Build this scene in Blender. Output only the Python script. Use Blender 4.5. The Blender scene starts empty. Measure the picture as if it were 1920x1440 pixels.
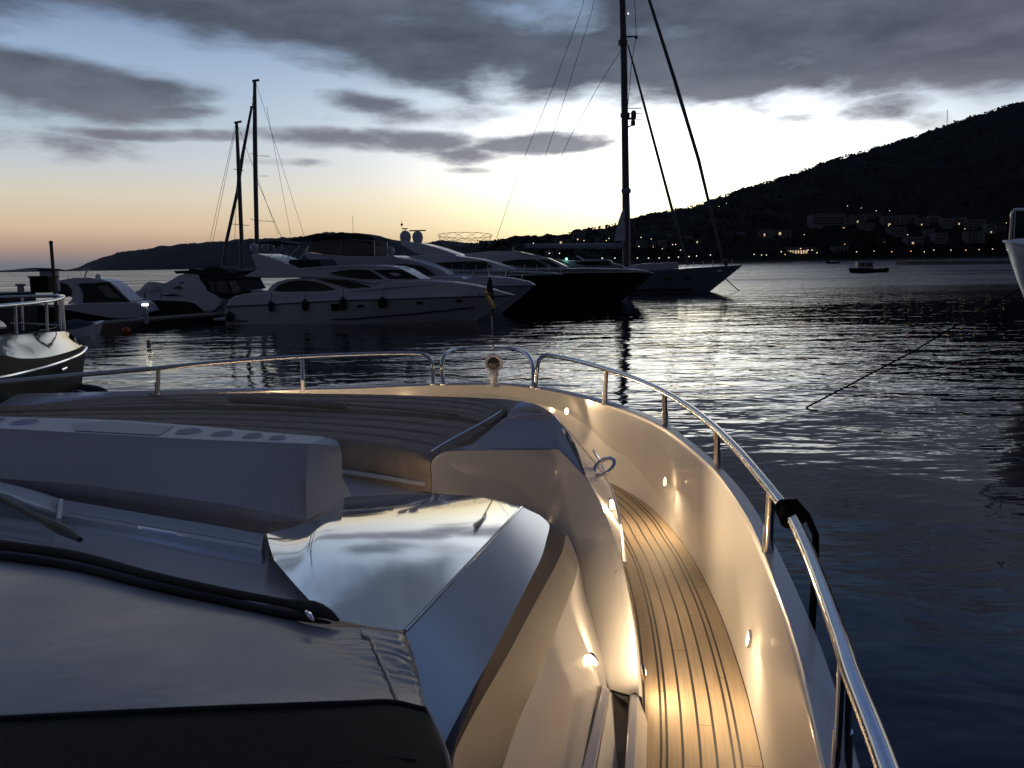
import bpy, bmesh, math, random
from mathutils import Vector, Matrix, noise
random.seed(7)
SC = bpy.context.scene
COL = SC.collection
R = math.radians
# ------------------------------------------------------------------ camera
F, ZC = 1500.0, 4.2            # focal length in pixels of a 1920 px wide frame, eye height over the water
PITCH, ROLL = R(8.63), R(0.945)
_fw = Vector((0, math.cos(PITCH), -math.sin(PITCH)))
_r0 = Vector((1, 0, 0)); _u0 = _r0.cross(_fw)
_rt = _r0*math.cos(ROLL) - _u0*math.sin(ROLL)
_up = _u0*math.cos(ROLL) + _r0*math.sin(ROLL)
EYE = Vector((0, 0, ZC))
cam = bpy.data.cameras.new("camera"); camo = bpy.data.objects.new("camera", cam); COL.objects.link(camo)
cam.sensor_width = 36; cam.lens = 36*F/1920; cam.clip_start = 0.05; cam.clip_end = 60000
camo.matrix_world = Matrix(((_rt.x, _up.x, -_fw.x, 0), (_rt.y, _up.y, -_fw.y, 0), (_rt.z, _up.z, -_fw.z, ZC), (0, 0, 0, 1)))
SC.camera = camo
SC.view_settings.view_transform = 'Standard'; SC.view_settings.look = 'None'
SC.view_settings.exposure = 0; SC.view_settings.gamma = 1
SC.cycles.use_denoising = True
SC.cycles.max_bounces = 8
SC.cycles.sample_clamp_indirect = 6

def ray(u, v): return _rt*((u-960)/F) - _up*((v-720)/F) + _fw
def V(u, v, D): d = ray(u, v); return EYE + d*(-D/d.z)          # point D metres under eye level
def Y(u, v, y): d = ray(u, v); return EYE + d*(y/d.y)            # point y metres ahead
def lin(c):
    return tuple(((x/255)/12.92 if x/255 <= .04045 else ((x/255+.055)/1.055)**2.4) for x in c)
def proj(P):
    q = P-EYE; z = q.dot(_fw); return 960+F*q.dot(_rt)/z, 720-F*q.dot(_up)/z
def azel(u, v):
    d = ray(u, v).normalized(); return math.degrees(math.atan2(d.x, d.y)), math.degrees(math.asin(d.z))

# ------------------------------------------------------------------ sky (dusk, sun just gone behind the hill)
class NT:
    def __init__(s, tree): s.t = tree; s.n = tree.nodes; s.l = tree.links
    def node(s, typ, **kw):
        nd = s.n.new(typ)
        for k, v in kw.items(): setattr(nd, k, v)
        return nd
    def put(s, sock, v):
        if isinstance(v, bpy.types.NodeSocket): s.l.new(v, sock)
        elif v is not None: sock.default_value = v
    def m(s, op, a, b=None, c=None, clamp=False):
        nd = s.node('ShaderNodeMath', operation=op); nd.use_clamp = clamp
        s.put(nd.inputs[0], a); s.put(nd.inputs[1], b)
        if c is not None: s.put(nd.inputs[2], c)
        return nd.outputs[0]
    def mr(s, v, a, b, c=0., d=1., smooth=False):
        nd = s.node('ShaderNodeMapRange'); nd.interpolation_type = 'SMOOTHSTEP' if smooth else 'LINEAR'
        for i, x in enumerate((v, a, b, c, d)): s.put(nd.inputs[i], x)
        return nd.outputs[0]
    def mix(s, f, a, b, blend='MIX'):
        nd = s.node('ShaderNodeMix'); nd.data_type = 'RGBA'; nd.blend_type = blend
        s.put(nd.inputs[0], f)
        s.put(nd.inputs[6], a if isinstance(a, bpy.types.NodeSocket) else (*a[:3], 1))
        s.put(nd.inputs[7], b if isinstance(b, bpy.types.NodeSocket) else (*b[:3], 1))
        return nd.outputs[2]
    def ramp(s, f, stops, interp='LINEAR'):
        nd = s.node('ShaderNodeValToRGB'); cr = nd.color_ramp; cr.interpolation = interp
        while len(cr.elements) < len(stops): cr.elements.new(0.5)
        for e, (p, c) in zip(cr.elements, stops): e.position = p; e.color = (*c[:3], 1)
        s.put(nd.inputs[0], f); return nd.outputs[0]
    def noise(s, vec, scale, detail=4, rough=.5, dist=0., dim='3D'):
        nd = s.node('ShaderNodeTexNoise'); nd.noise_dimensions = dim
        s.put(nd.inputs['Vector'], vec); nd.inputs['Scale'].default_value = scale
        nd.inputs['Detail'].default_value = detail; nd.inputs['Roughness'].default_value = rough
        nd.inputs['Distortion'].default_value = dist
        return nd.outputs[0]
    def xyz(s, x, y, z=0.):
        nd = s.node('ShaderNodeCombineXYZ'); s.put(nd.inputs[0], x); s.put(nd.inputs[1], y); s.put(nd.inputs[2], z); return nd.outputs[0]

def make_world():
    w = bpy.data.worlds.new("World"); SC.world = w; w.use_nodes = True
    t = w.node_tree; t.nodes.clear(); n = NT(t)
    tc = n.node('ShaderNodeTexCoord').outputs['Generated']
    sp = n.node('ShaderNodeSeparateXYZ'); n.put(sp.inputs[0], tc)
    x, y, z = sp.outputs
    az = n.m('MULTIPLY', n.m('ARCTAN2', x, y), 57.2958)
    el = n.m('MULTIPLY', n.m('ARCSINE', z), 57.2958)
    fe = n.mr(el, -5, 45)
    def P(e): return (e+5)/50
    left = n.ramp(fe, [(P(e), lin(c)) for e, c in ((-1, (84, 92, 110)), (.4, (112, 114, 126)), (1.3, (168, 142, 132)), (2.6, (212, 184, 156)),
        (4.6, (214, 204, 184)), (6.5, (196, 202, 206)), (9.5, (168, 188, 206)), (13, (150, 174, 204)), (17, (118, 140, 178)), (26, (90, 112, 158)), (40, (60, 78, 122)))])
    mid = n.ramp(fe, [(P(e), lin(c)) for e, c in ((-1, (236, 190, 130)), (.8, (246, 214, 160)), (2, (250, 230, 182)), (3.6, (255, 244, 205)),
        (5.5, (255, 252, 240)), (8, (250, 252, 255)), (11, (220, 230, 242)), (15, (154, 178, 204)), (20, (106, 132, 168)), (28, (90, 112, 158)), (40, (60, 78, 122)))])
    g = n.m('DIVIDE', n.m('SUBTRACT', az, 9.), 21.)
    wm = n.m('EXPONENT', n.m('MULTIPLY', n.m('MULTIPLY', g, g), -1.))
    sky = n.mix(wm, left, mid)
    # glow above the set sun
    ga = n.m('DIVIDE', n.m('SUBTRACT', az, 12.), 12.5); ge = n.m('DIVIDE', n.m('SUBTRACT', el, 6.5), 4.6)
    gl = n.m('EXPONENT', n.m('MULTIPLY', n.m('ADD', n.m('MULTIPLY', ga, ga), n.m('MULTIPLY', ge, ge)), -1.))
    sky = n.mix(1., sky, n.mix(gl, (1, 1, 1), (2.7, 2.65, 2.5)), 'MULTIPLY')
    # far side of the sky is dark blue
    back = n.ramp(n.mr(el, 0, 90), [(0, lin((49, 50, 58))), (.25, lin((54, 58, 72))), (1, lin((48, 58, 82)))])
    aa = n.m('ABSOLUTE', n.m('SUBTRACT', az, 5.))
    wb = n.m('MAXIMUM', n.mr(aa, 38, 100, smooth=True), n.mr(el, 26, 60, smooth=True))
    sky = n.mix(wb, sky, back)
    # clouds: banks and bars at their bearings, edges broken by noise
    nv = n.xyz(n.m('MULTIPLY', az, .13), n.m('MULTIPLY', el, .42), 3.1)
    n1 = n.noise(nv, 1.0, 7, .58, .1)
    n2 = n.noise(n.xyz(n.m('MULTIPLY', az, .05), n.m('MULTIPLY', el, .12), 9.4), 1.0, 4, .5)
    dn = n.noise(n.xyz(n.m('MULTIPLY', az, .09), n.m('MULTIPLY', el, .25), 17.), 1.0, 3)
    azd = n.m('ADD', az, n.m('MULTIPLY', n.m('SUBTRACT', dn, .5), 3.))
    eld = n.m('ADD', el, n.m('MULTIPLY', n.m('SUBTRACT', n2, .5), 2.2))
    line = [(-60, 60), (0, 52), (200, 62), (400, 92), (600, 118), (760, 168), (900, 190), (1000, 196), (1130, 186), (1300, 214), (1450, 222), (1600, 214), (1720, 190), (1800, 206), (1960, 205), ]
    pts = []
    for u, v in line:
        a, e = azel(u, v); pts.append(((a+40)/80, (e/30,)*3))
    e0 = n.m('MULTIPLY', n.ramp(n.mr(azd, -40, 40), pts), 30.)
    cov = n.m('MINIMUM', n.m('MULTIPLY', n.m('SUBTRACT', eld, e0), .42), .95)
    def blob(u, v, hw, hh, k=1.):
        a, e = azel(u, v); wa = hw/F*57.3; we = hh/F*57.3
        p = n.m('DIVIDE', n.m('SUBTRACT', azd, a), wa); q = n.m('DIVIDE', n.m('SUBTRACT', eld, e), we)
        r2 = n.m('ADD', n.m('MULTIPLY', p, p), n.m('MULTIPLY', q, q))
        return n.m('MULTIPLY', n.m('SUBTRACT', 1., r2), k)
    for b in ((90, 160, 300, 50, 1.1), (260, 192, 170, 20, .9), (675, 186, 100, 24, .7), (690, 258, 230, 26, .85), (330, 252, 180, 12, .5), (1030, 258, 165, 25, 1.1), (880, 284, 110, 18, .45),
              (890, 314, 70, 9, .35), (760, 215, 190, 20, .3), (1640, 218, 90, 28, .6), (1490, 232, 70, 18, .4), (1740, 236, 40, 14, .35), (560, 312, 90, 7, .15), (180, 290, 190, 18, .12)):
        cov = n.m('MAXIMUM', cov, n.m('MAXIMUM', blob(*b), -1.5))
    hole = n.m('MAXIMUM', n.m('MAXIMUM', blob(1010, 22, 150, 45, .8), blob(1260, 55, 120, 30, .4)), n.m('MAXIMUM', blob(930, 150, 60, 40, .3), blob(1470, 190, 60, 26, .3)))
    cov = n.m('SUBTRACT', cov, n.m('MAXIMUM', hole, 0.))
    # overhead: broken layer in plan projection
    pz = n.m('ADD', z, .16)
    pv = n.xyz(n.m('DIVIDE', x, pz), n.m('DIVIDE', y, pz), 0.)
    n3 = n.noise(pv, 1.5, 6, .55, .4)
    up = n.mr(el, 15, 22, smooth=True)
    covup = n.m('MULTIPLY', n.m('SUBTRACT', n3, .53), 4.)
    covb = n.m('MULTIPLY', n.m('SUBTRACT', n3, .55), 4.)
    side = n.mr(aa, 36, 50, smooth=True)
    cov = n.m('ADD', n.m('MULTIPLY', cov, n.m('SUBTRACT', 1., side)), n.m('MULTIPLY', covb, side))
    cov = n.m('ADD', n.m('MULTIPLY', cov, n.m('SUBTRACT', 1., up)), n.m('MULTIPLY', covup, up))
    dens = n.mr(n.m('ADD', cov, n.m('MULTIPLY', n.m('SUBTRACT', n1, .5), n.mr(el, 8, 13, 2.6, 1.9))), -.14, .72, smooth=True)
    dens = n.m('MULTIPLY', dens, n.mr(el, 1.5, 4.5, smooth=True))
    shade = n.noise(nv, 1.5, 5, .55)
    cc = n.mix(n.mr(shade, .3, .75), lin((69, 75, 89)), lin((100, 107, 122)))
    warm = n.mix(n.mr(az, 8, 30), cc, n.mix(1., cc, (1.12, 1.0, .98), 'MULTIPLY'))
    low = n.mr(el, 4, 12, .6, 0.)
    thin = n.mix(low, warm, lin((176, 174, 184)))
    cc = n.mix(n.m('MULTIPLY', wb, .55), thin, lin((36, 41, 56)))
    sky = n.mix(n.m('MULTIPLY', dens, .95), sky, cc)
    bg = n.node('ShaderNodeBackground'); n.put(bg.inputs[0], sky); bg.inputs[1].default_value = 1.0
    out = n.node('ShaderNodeOutputWorld'); n.l.new(bg.outputs[0], out.inputs[0])
    w.cycles.sampling_method = 'MANUAL'; w.cycles.sample_map_resolution = 1024
make_world()
# the sun has set; the sky and the lit lamps are the only lights

# ------------------------------------------------------------------ materials
MATS = {}
def material(name, col, rough=.5, metal=0., var=.0, vscale=6., bump=0., bscale=40., coat=0., ior=1.5, emit=None, estr=0., rvar=0., croughness=.03, spec=.5):
    if name in MATS: return MATS[name]
    m = bpy.data.materials.new(name); m.use_nodes = True; t = m.node_tree; n = NT(t)
    b = t.nodes['Principled BSDF']
    b.inputs['Roughness'].default_value = rough; b.inputs['Metallic'].default_value = metal; b.inputs['IOR'].default_value = ior
    b.inputs['Specular IOR Level'].default_value = spec; b.inputs['Coat Weight'].default_value = coat; b.inputs['Coat Roughness'].default_value = croughness
    tc = n.node('ShaderNodeTexCoord').outputs['Object']
    nz = n.noise(tc, vscale, 5, .6)
    a = tuple(c*(1-var) for c in col); c2 = tuple(min(1, c*(1+var)) for c in col)
    n.put(b.inputs['Base Color'], n.mix(n.mr(nz, .3, .7), a, c2))
    if rvar: n.put(b.inputs['Roughness'], n.mr(nz, .3, .7, rough-rvar, rough+rvar))
    if bump:
        bp = n.node('ShaderNodeBump'); bp.inputs['Strength'].default_value = bump; bp.inputs['Distance'].default_value = .01
        n.put(bp.inputs['Height'], n.noise(tc, bscale, 3)); n.l.new(bp.outputs[0], b.inputs['Normal'])
    if emit:
        b.inputs['Emission Color'].default_value = (*emit, 1); b.inputs['Emission Strength'].default_value = estr
    MATS[name] = m; return m

GEL = material('gelcoat', (.74, .73, .72), .38, var=.03, vscale=1.5, coat=.6, ior=1.5, rvar=.03, bump=.006, bscale=5., croughness=.09)
GELM = material('gelcoat_satin', (.74, .73, .73), .42, var=.04, vscale=2.)
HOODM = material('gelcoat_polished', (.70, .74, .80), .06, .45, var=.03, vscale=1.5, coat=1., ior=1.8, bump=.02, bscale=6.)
GEL2 = material('gelcoat_gloss', (.66, .70, .76), .14, var=.03, vscale=1.5, coat=1., ior=1.6)
STEEL = material('stainless_steel', (.72, .71, .70), .13, 1., var=.06, vscale=20., rvar=.05)
CHROME = material('chrome', (.8, .8, .8), .06, 1.)
PADM = material('sunpad_fabric', (.50, .405, .31), .85, var=.18, vscale=9., bump=.35, bscale=260., spec=.08)
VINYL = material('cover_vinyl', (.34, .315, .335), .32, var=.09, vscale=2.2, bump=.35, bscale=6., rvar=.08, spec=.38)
MESHM = material('black_mesh', (.012, .012, .012), .6, var=.3, vscale=30., bump=.4, bscale=300., spec=.08)
RUBBER = material('black_rubber', (.015, .015, .016), .55, var=.2, vscale=20.)
ROPE = material('black_rope', (.012, .012, .014), .9, bump=.6, bscale=180., spec=.08)
HEM = material('hem_fabric', (.075, .07, .062), .9, bump=.4, bscale=200., var=.15)
GLASS = material('tinted_glass', (.012, .013, .014), .06, ior=1.5, var=.1)
SIDEP = material('side_panel_shade', (.20, .195, .185), .30, ior=1.45, var=.06, spec=.35)  # painted deckhouse panel; its shade is put into the grey
HOODS = material('gelcoat_flank_shade', (.42, .47, .58), .10, .15, var=.03, vscale=1.5, coat=.35, ior=1.5, croughness=.08)  # white hood gelcoat with dim bluish shade put into its colour
BOATW = material('boat_white', (.74, .75, .78), .3, var=.05, vscale=.7, coat=.3)
BOATG = material('boat_grey', (.48, .50, .56), .3, var=.06, vscale=.7, coat=.3)
BOATD = material('boat_dark', (.012, .014, .02), .22, var=.2, vscale=.6, coat=.2)
GLOSSD = material('glossy_navy', (.008, .010, .014), .03, ior=1.55, coat=.4, var=.2)
CANVAS = material('dark_canvas', (.03, .032, .04), .9, var=.2, vscale=4.)
TAN = material('tan_canvas', (.16, .14, .12), .9, var=.2, vscale=3.)
CLEAR = material('clear_panel', (.22, .20, .17), .25, var=.12, vscale=2.)
STRIPE = material('stripe_blue', (.02, .03, .07), .4)
SPAR = material('spar_paint', (.10, .10, .11), .4, var=.1)
SAILC = material('sail_cloth', (.55, .56, .62), .85, var=.12, vscale=1.2)
SPARW = material('spar_white', (.30, .31, .36), .4, var=.06)
WIRE = material('wire', (.05, .05, .05), .4, .5)
ORANGE = material('orange_buoy', (.45, .07, .02), .5, var=.15)
WOODP = material('weathered_wood', (.16, .13, .10), .85, var=.25, vscale=3., bump=.4)
BROWN = material('brown_panel', (.035, .016, .010), .4, var=.2)
LENS = material('lamp_lens', (1, .85, .6), .3, emit=(1., .70, .38), estr=14.)
BULB_WARM = material('street_bulb_warm', (1, .8, .5), .3, emit=(1., .66, .32), estr=2.1)
BULB_ORANGE = material('street_bulb_orange', (1, .6, .3), .3, emit=(1., .40, .12), estr=2.1)
BULB_WHITE = material('street_bulb_white', (1, .95, .85), .3, emit=(1., .86, .66), estr=2.1)
BULB_GREEN = material('nav_green', (.3, 1, .7), .3, emit=(.18, 1., .66), estr=7.)
LITWIN = material('lit_window', (1, .8, .5), .4, emit=(1., .72, .40), estr=.7)
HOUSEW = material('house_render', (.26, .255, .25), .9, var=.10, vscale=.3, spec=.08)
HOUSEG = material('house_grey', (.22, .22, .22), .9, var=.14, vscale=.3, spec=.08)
HOUSEROOF = material('house_roof', (.10, .075, .065), .9, var=.2, vscale=.5)
DARKWIN = material('dark_window', (.02, .022, .025), .2)
STONE = material('quay_stone', (.20, .19, .18), .9, var=.25, vscale=.4, spec=.08)
LEAF = material('foliage', (.018, .022, .014), .9, var=.5, vscale=.12, spec=.08)
LEAFD = material('foliage_dark', (.02, .028, .016), .9, var=.5, vscale=.2, spec=.08)
BARK = material('bark', (.06, .05, .04), .95, var=.2)
HILLM = material('hill_scrub', (.018, .021, .015), .95, var=.5, vscale=.02, spec=.08)
ISLEM = material('island_scrub', (.032, .034, .036), .95, var=.25, vscale=.004)
RED = material('red_lettering', (.5, .02, .02), .5)
FLAGB = material('flag_black', (.012, .012, .013), .85)
FLAGY = material('flag_pale', (.36, .30, .19), .85, var=.1)

def teak_material():
    m = bpy.data.materials.new('teak'); m.use_nodes = True; n = NT(m.node_tree); b = m.node_tree.nodes['Principled BSDF']
    uv = n.node('ShaderNodeUVMap'); uv.uv_map = 'UVMap'
    sp = n.node('ShaderNodeSeparateXYZ'); n.put(sp.inputs[0], uv.outputs[0]); s, t, _ = sp.outputs
    seams = [.0, .088, .119, .189, .257, .331, .398, .423, .50, .56, .63]
    d = None; idx = None
    for q in seams:
        a = n.m('ABSOLUTE', n.m('SUBTRACT', t, q)); d = a if d is None else n.m('MINIMUM', d, a)
        st = n.m('GREATER_THAN', t, q); idx = st if idx is None else n.m('ADD', idx, st)
    lin_ = n.m('LESS_THAN', d, .0058)
    ph = n.m('MULTIPLY', n.m('FRACT', n.m('MULTIPLY', idx, .382)), 1.9)
    bj = n.m('LESS_THAN', n.m('ABSOLUTE', n.m('SUBTRACT', n.m('FRACT', n.m('DIVIDE', n.m('ADD', s, ph), 1.9)), .5)), .0011)
    line = n.m('MAXIMUM', lin_, n.m('MULTIPLY', bj, .75))
    gr = n.noise(n.xyz(n.m('MULTIPLY', s, 3.), n.m('MULTIPLY', t, 160.), n.m('MULTIPLY', idx, 3.7)), 1., 5, .65)
    big = n.noise(n.xyz(n.m('MULTIPLY', s, 1.3), n.m('MULTIPLY', t, 5.), 5.), 1.4, 4)
    pl = n.noise(n.xyz(n.m('MULTIPLY', idx, 7.3), n.m('FLOOR', n.m('DIVIDE', n.m('ADD', n.m('ADD', s, ph), .95), 1.9)), 0.), 3., 0)
    c = n.mix(n.mr(gr, .3, .7), (.27, .21, .145), (.39, .31, .215))
    c = n.mix(1., c, n.mix(n.mr(big, .3, .7), (.82, .82, .82), (1.1, 1.1, 1.1)), 'MULTIPLY')
    c = n.mix(1., c, n.mix(n.mr(pl, .3, .7), (.88, .88, .86), (1.08, 1.08, 1.08)), 'MULTIPLY')
    c = n.mix(line, c, (.012, .010, .008))
    n.put(b.inputs['Base Color'], c); b.inputs['Roughness'].default_value = .6
    bp = n.node('ShaderNodeBump'); bp.inputs['Strength'].default_value = .35; bp.inputs['Distance'].default_value = .003
    n.put(bp.inputs['Height'], n.m('SUBTRACT', n.m('MULTIPLY', gr, .4), line)); n.l.new(bp.outputs[0], b.inputs['Normal'])
    return m
TEAK = teak_material()

def water_material():
    m = bpy.data.materials.new('sea_water'); m.use_nodes = True; n = NT(m.node_tree); b = m.node_tree.nodes['Principled BSDF']
    b.inputs['Base Color'].default_value = (.004, .007, .012, 1); b.inputs['IOR'].default_value = 1.36
    tc = n.node('ShaderNodeTexCoord').outputs['Object']
    sp = n.node('ShaderNodeSeparateXYZ'); n.put(sp.inputs[0], tc); x, y, _ = sp.outputs
    a = n.noise(n.xyz(n.m('MULTIPLY', x, .5), y, 0.), .55, 3, .5, .4)
    c = n.noise(n.xyz(n.m('MULTIPLY', x, .5), n.m('MULTIPLY', y, 1.), 4.), 2.1, 2, .55, .3)
    big = n.noise(n.xyz(n.m('MULTIPLY', x, .6), y, 8.), .16, 2, .5)
    calm = n.noise(n.xyz(n.m('MULTIPLY', x, .35), y, 2.), .035, 3, .5)
    h = n.m('ADD', n.m('ADD', n.m('MULTIPLY', a, .25), n.m('MULTIPLY', c, .045)), n.m('MULTIPLY', big, .40))
    bp = n.node('ShaderNodeBump'); bp.inputs['Distance'].default_value = 1.
    far = n.mr(y, 48, 150, 0., 1., True)
    n.put(b.inputs['Roughness'], n.m('ADD', .025, n.m('MULTIPLY', far, n.mr(calm, .35, .62, .16, .30))))
    n.put(bp.inputs['Strength'], n.m('ADD', n.mr(calm, .35, .62, .16, .44, True), n.m('MULTIPLY', far, .25)))
    n.put(bp.inputs['Height'], h); n.l.new(bp.outputs[0], b.inputs['Normal'])
    return m
WATER = water_material()

# ------------------------------------------------------------------ object helpers
def tag(o, label=None, cat=None, group=None, kind=None):
    if label: o['label'] = label
    if cat: o['category'] = cat
    if group: o['group'] = group
    if kind: o['kind'] = kind
    return o
def thing(name, label, cat, loc, group=None):
    o = bpy.data.objects.new(name, None); COL.objects.link(o); o.location = loc; o.empty_display_size = .2
    return tag(o, label, cat, group)
def smooth_mesh(me, ang=38):
    for p in me.polygons: p.use_smooth = True
    try: me.set_sharp_from_angle(angle=R(ang))
    except Exception: pass
class MB:
    def __init__(s): s.v = []; s.f = []
    def add(s, vs, fs):
        b = len(s.v); s.v += [Vector(p) for p in vs]; s.f += [tuple(i+b for i in f) for f in fs]; return s
    def box(s, lo, hi):
        x0, y0, z0 = lo; x1, y1, z1 = hi
        return s.add([(x0, y0, z0), (x1, y0, z0), (x1, y1, z0), (x0, y1, z0), (x0, y0, z1), (x1, y0, z1), (x1, y1, z1), (x0, y1, z1)],
                     [(0, 3, 2, 1), (4, 5, 6, 7), (0, 1, 5, 4), (1, 2, 6, 5), (2, 3, 7, 6), (3, 0, 4, 7)])
    def hexa(s, bot, top):
        return s.add(list(bot)+list(top), [(3, 2, 1, 0), (4, 5, 6, 7), (0, 1, 5, 4), (1, 2, 6, 5), (2, 3, 7, 6), (3, 0, 4, 7)])
    def tube(s, pts, r, seg=10, closed=False, cap=True):
        pts = [Vector(p) for p in pts]; n = len(pts); rr = r if isinstance(r, (list, tuple)) else [r]*n
        prev = None; rings = []
        for i in range(n):
            a = pts[(i-1) % n] if (closed or i > 0) else pts[i]; b = pts[(i+1) % n] if (closed or i < n-1) else pts[i]
            t = (b-a).normalized()
            if prev is None:
                h = Vector((0, 0, 1)) if abs(t.z) < .9 else Vector((1, 0, 0)); nn = (h - t*h.dot(t)).normalized()
            else: nn = (prev - t*prev.dot(t)).normalized()
            prev = nn; bb = t.cross(nn)
            rings.append([pts[i] + (nn*math.cos(2*math.pi*k/seg) + bb*math.sin(2*math.pi*k/seg))*rr[i] for k in range(seg)])
        fs = []; m = n if closed else n-1
        for i in range(m):
            j = (i+1) % n
            for k in range(seg): fs.append((i*seg+k, i*seg+(k+1) % seg, j*seg+(k+1) % seg, j*seg+k))
        if cap and not closed: fs.append(tuple(range(seg))[::-1]); fs.append(tuple((n-1)*seg+k for k in range(seg)))
        return s.add([p for q in rings for p in q], fs)
    def lathe(s, prof, c, axis=Vector((0, 0, 1)), seg=20):
        axis = Vector(axis).normalized(); h = Vector((1, 0, 0)) if abs(axis.x) < .8 else Vector((0, 1, 0))
        e1 = (h-axis*h.dot(axis)).normalized(); e2 = axis.cross(e1); c = Vector(c)
        vs = [c + axis*z + (e1*math.cos(2*math.pi*k/seg)+e2*math.sin(2*math.pi*k/seg))*r for r, z in prof for k in range(seg)]
        fs = [(i*seg+k, i*seg+(k+1) % seg, (i+1)*seg+(k+1) % seg, (i+1)*seg+k) for i in range(len(prof)-1) for k in range(seg)]
        fs.append(tuple(range(seg))[::-1]); fs.append(tuple((len(prof)-1)*seg+k for k in range(seg)))
        return s.add(vs, fs)
    def ball(s, c, r, seg=14, rings=9, sq=(1, 1, 1)):
        c = Vector(c); vs = []; fs = []
        for i in range(rings+1):
            a = math.pi*i/rings
            for k in range(seg):
                b = 2*math.pi*k/seg
                vs.append(c+Vector((math.sin(a)*math.cos(b)*sq[0], math.sin(a)*math.sin(b)*sq[1], math.cos(a)*sq[2]))*r)
        for i in range(rings):
            for k in range(seg): fs.append((i*seg+k, (i+1)*seg+k, (i+1)*seg+(k+1) % seg, i*seg+(k+1) % seg))
        return s.add(vs, fs)
    def grid(s, rows):
        n = len(rows[0])
        return s.add([p for r in rows for p in r], [(i*n+k, i*n+k+1, (i+1)*n+k+1, (i+1)*n+k) for i in range(len(rows)-1) for k in range(n-1)])
    def prism(s, near, far):
        n = len(near)
        return s.add(list(near)+list(far), [tuple(range(n)), tuple(range(2*n-1, n-1, -1))]+[(i, i+n, (i+1) % n+n, (i+1) % n) for i in range(n)])
    def build(s, name, mat, parent=None, ang=38, smooth=True, bevel=0., solid=0., sub=0, fix=True):
        vs = s.v; org = None
        if parent is None and vs:
            lo = Vector([min(p[i] for p in vs) for i in range(3)]); hi = Vector([max(p[i] for p in vs) for i in range(3)])
            org = Vector(((lo.x+hi.x)/2, (lo.y+hi.y)/2, lo.z)); vs = [p-org for p in vs]
        me = bpy.data.meshes.new(name); me.from_pydata([tuple(p) for p in vs], [], s.f); me.update()
        if fix:
            bm = bmesh.new(); bm.from_mesh(me); bmesh.ops.remove_doubles(bm, verts=bm.verts, dist=1e-5)
            bmesh.ops.recalc_face_normals(bm, faces=bm.faces); bm.to_mesh(me); bm.free()
        if smooth: smooth_mesh(me, ang)
        me.materials.append(mat)
        o = bpy.data.objects.new(name, me); COL.objects.link(o)
        if parent is not None:
            o.parent = parent
            if parent.type == 'EMPTY': o.matrix_parent_inverse = Matrix.Translation(-Vector(parent.location))
        else: o.location = org
        if solid:
            md = o.modifiers.new('thickness', 'SOLIDIFY'); md.thickness = solid; md.offset = 0
        if bevel:
            md = o.modifiers.new('bevel', 'BEVEL'); md.width = bevel; md.segments = 2; md.limit_method = 'ANGLE'; md.angle_limit = R(28)
        return o

def crv(pts, n):
    """Catmull-Rom through pts, n samples spread by chord length."""
    pts = [Vector(p) for p in pts]; m = len(pts)
    d = [0.]
    for i in range(1, m): d.append(d[-1]+max((pts[i]-pts[i-1]).length, 1e-6))
    out = []; k = 0
    for j in range(n):
        s = d[-1]*j/(n-1)
        while k < m-2 and s > d[k+1]: k += 1
        t = (s-d[k])/(d[k+1]-d[k]); p1, p2 = pts[k], pts[k+1]
        h = d[k+1]-d[k]
        m1 = (p2-pts[k-1])/(d[k+1]-d[k-1])*h if k > 0 else (p2-p1)
        m2 = (pts[k+2]-p1)/(d[k+2]-d[k])*h if k < m-2 else (p2-p1)
        t2, t3 = t*t, t*t*t
        out.append(p1*(2*t3-3*t2+1)+m1*(t3-2*t2+t)+p2*(-2*t3+3*t2)+m2*(t3-t2))
    return out
def C(px, n, k=1.): return crv([V(p[0], p[1], p[2]*k) for p in px], n)
def loft(rows, k, smooth=False):
    """rows of equal length -> denser set of rows"""
    n = len(rows[0])
    if smooth:
        cols = [crv([r[i] for r in rows], k) for i in range(n)]
        return [[c[j] for c in cols] for j in range(k)]
    out = []
    for a, b in zip(rows, rows[1:]):
        for j in range(k): out.append([p.lerp(q, j/k) for p, q in zip(a, b)])
    out.append(rows[-1]); return out
def flat(p, z): return Vector((p[0], p[1], z))
def interp(tab, x):
    if x <= tab[0][0]: return tab[0][1]
    for (a, b), (c, d) in zip(tab, tab[1:]):
        if x <= c: return b+(d-b)*(x-a)/(c-a)
    return tab[-1][1]

# ------------------------------------------------------------------ setting: sea, island, hillside
w = MB(); S = 30000
w.add([(-S, -400, 0), (S, -400, 0), (S, S, 0), (-S, S, 0)], [(0, 1, 2, 3)])
o = w.build('water', WATER, smooth=False); o['kind'] = 'structure'
# object coordinates of the sea are kept near the viewer
for vtx in o.data.vertices: vtx.co += o.location
o.location = (0, 0, 0)

def ridge_mesh(name, tab, ys, yr, mat, du, rough, rows=14, seed=0., prof=.9):
    us = []; u = tab[0][0]
    while u <= tab[-1][0]: us.append(u); u += du
    rws = []
    for i in range(rows+5):
        t = i/rows; row = []
        for u in us:
            v = interp(tab, u); y0, y1 = ys(u), yr(u); top = Y(u, v, y1)
            zr = max(top.z, .5)
            if t <= 1:
                y = y0+(y1-y0)*t; x = top.x*y/y1; z = .9+(zr-.9)*t**prof
            else:
                y = y1+(y1-y0)*(t-1); x = top.x*y/y1; z = zr-(zr+30)*((t-1)*3)**1.5
            if .05 < t: z += rough*min(1, zr/40)*(noise.noise(Vector((x*.02, y*.02, seed)))+.6*noise.noise(Vector((x*.07, y*.07, seed+4)))+.5*noise.noise(Vector((x*.2, y*.2, seed+9))))
            row.append(Vector((x, y, z)))
        rws.append(row)
    m = MB().grid(rws); ob = m.build(name, mat, smooth=True, ang=180); ob['kind'] = 'structure'
    return ob
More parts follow.
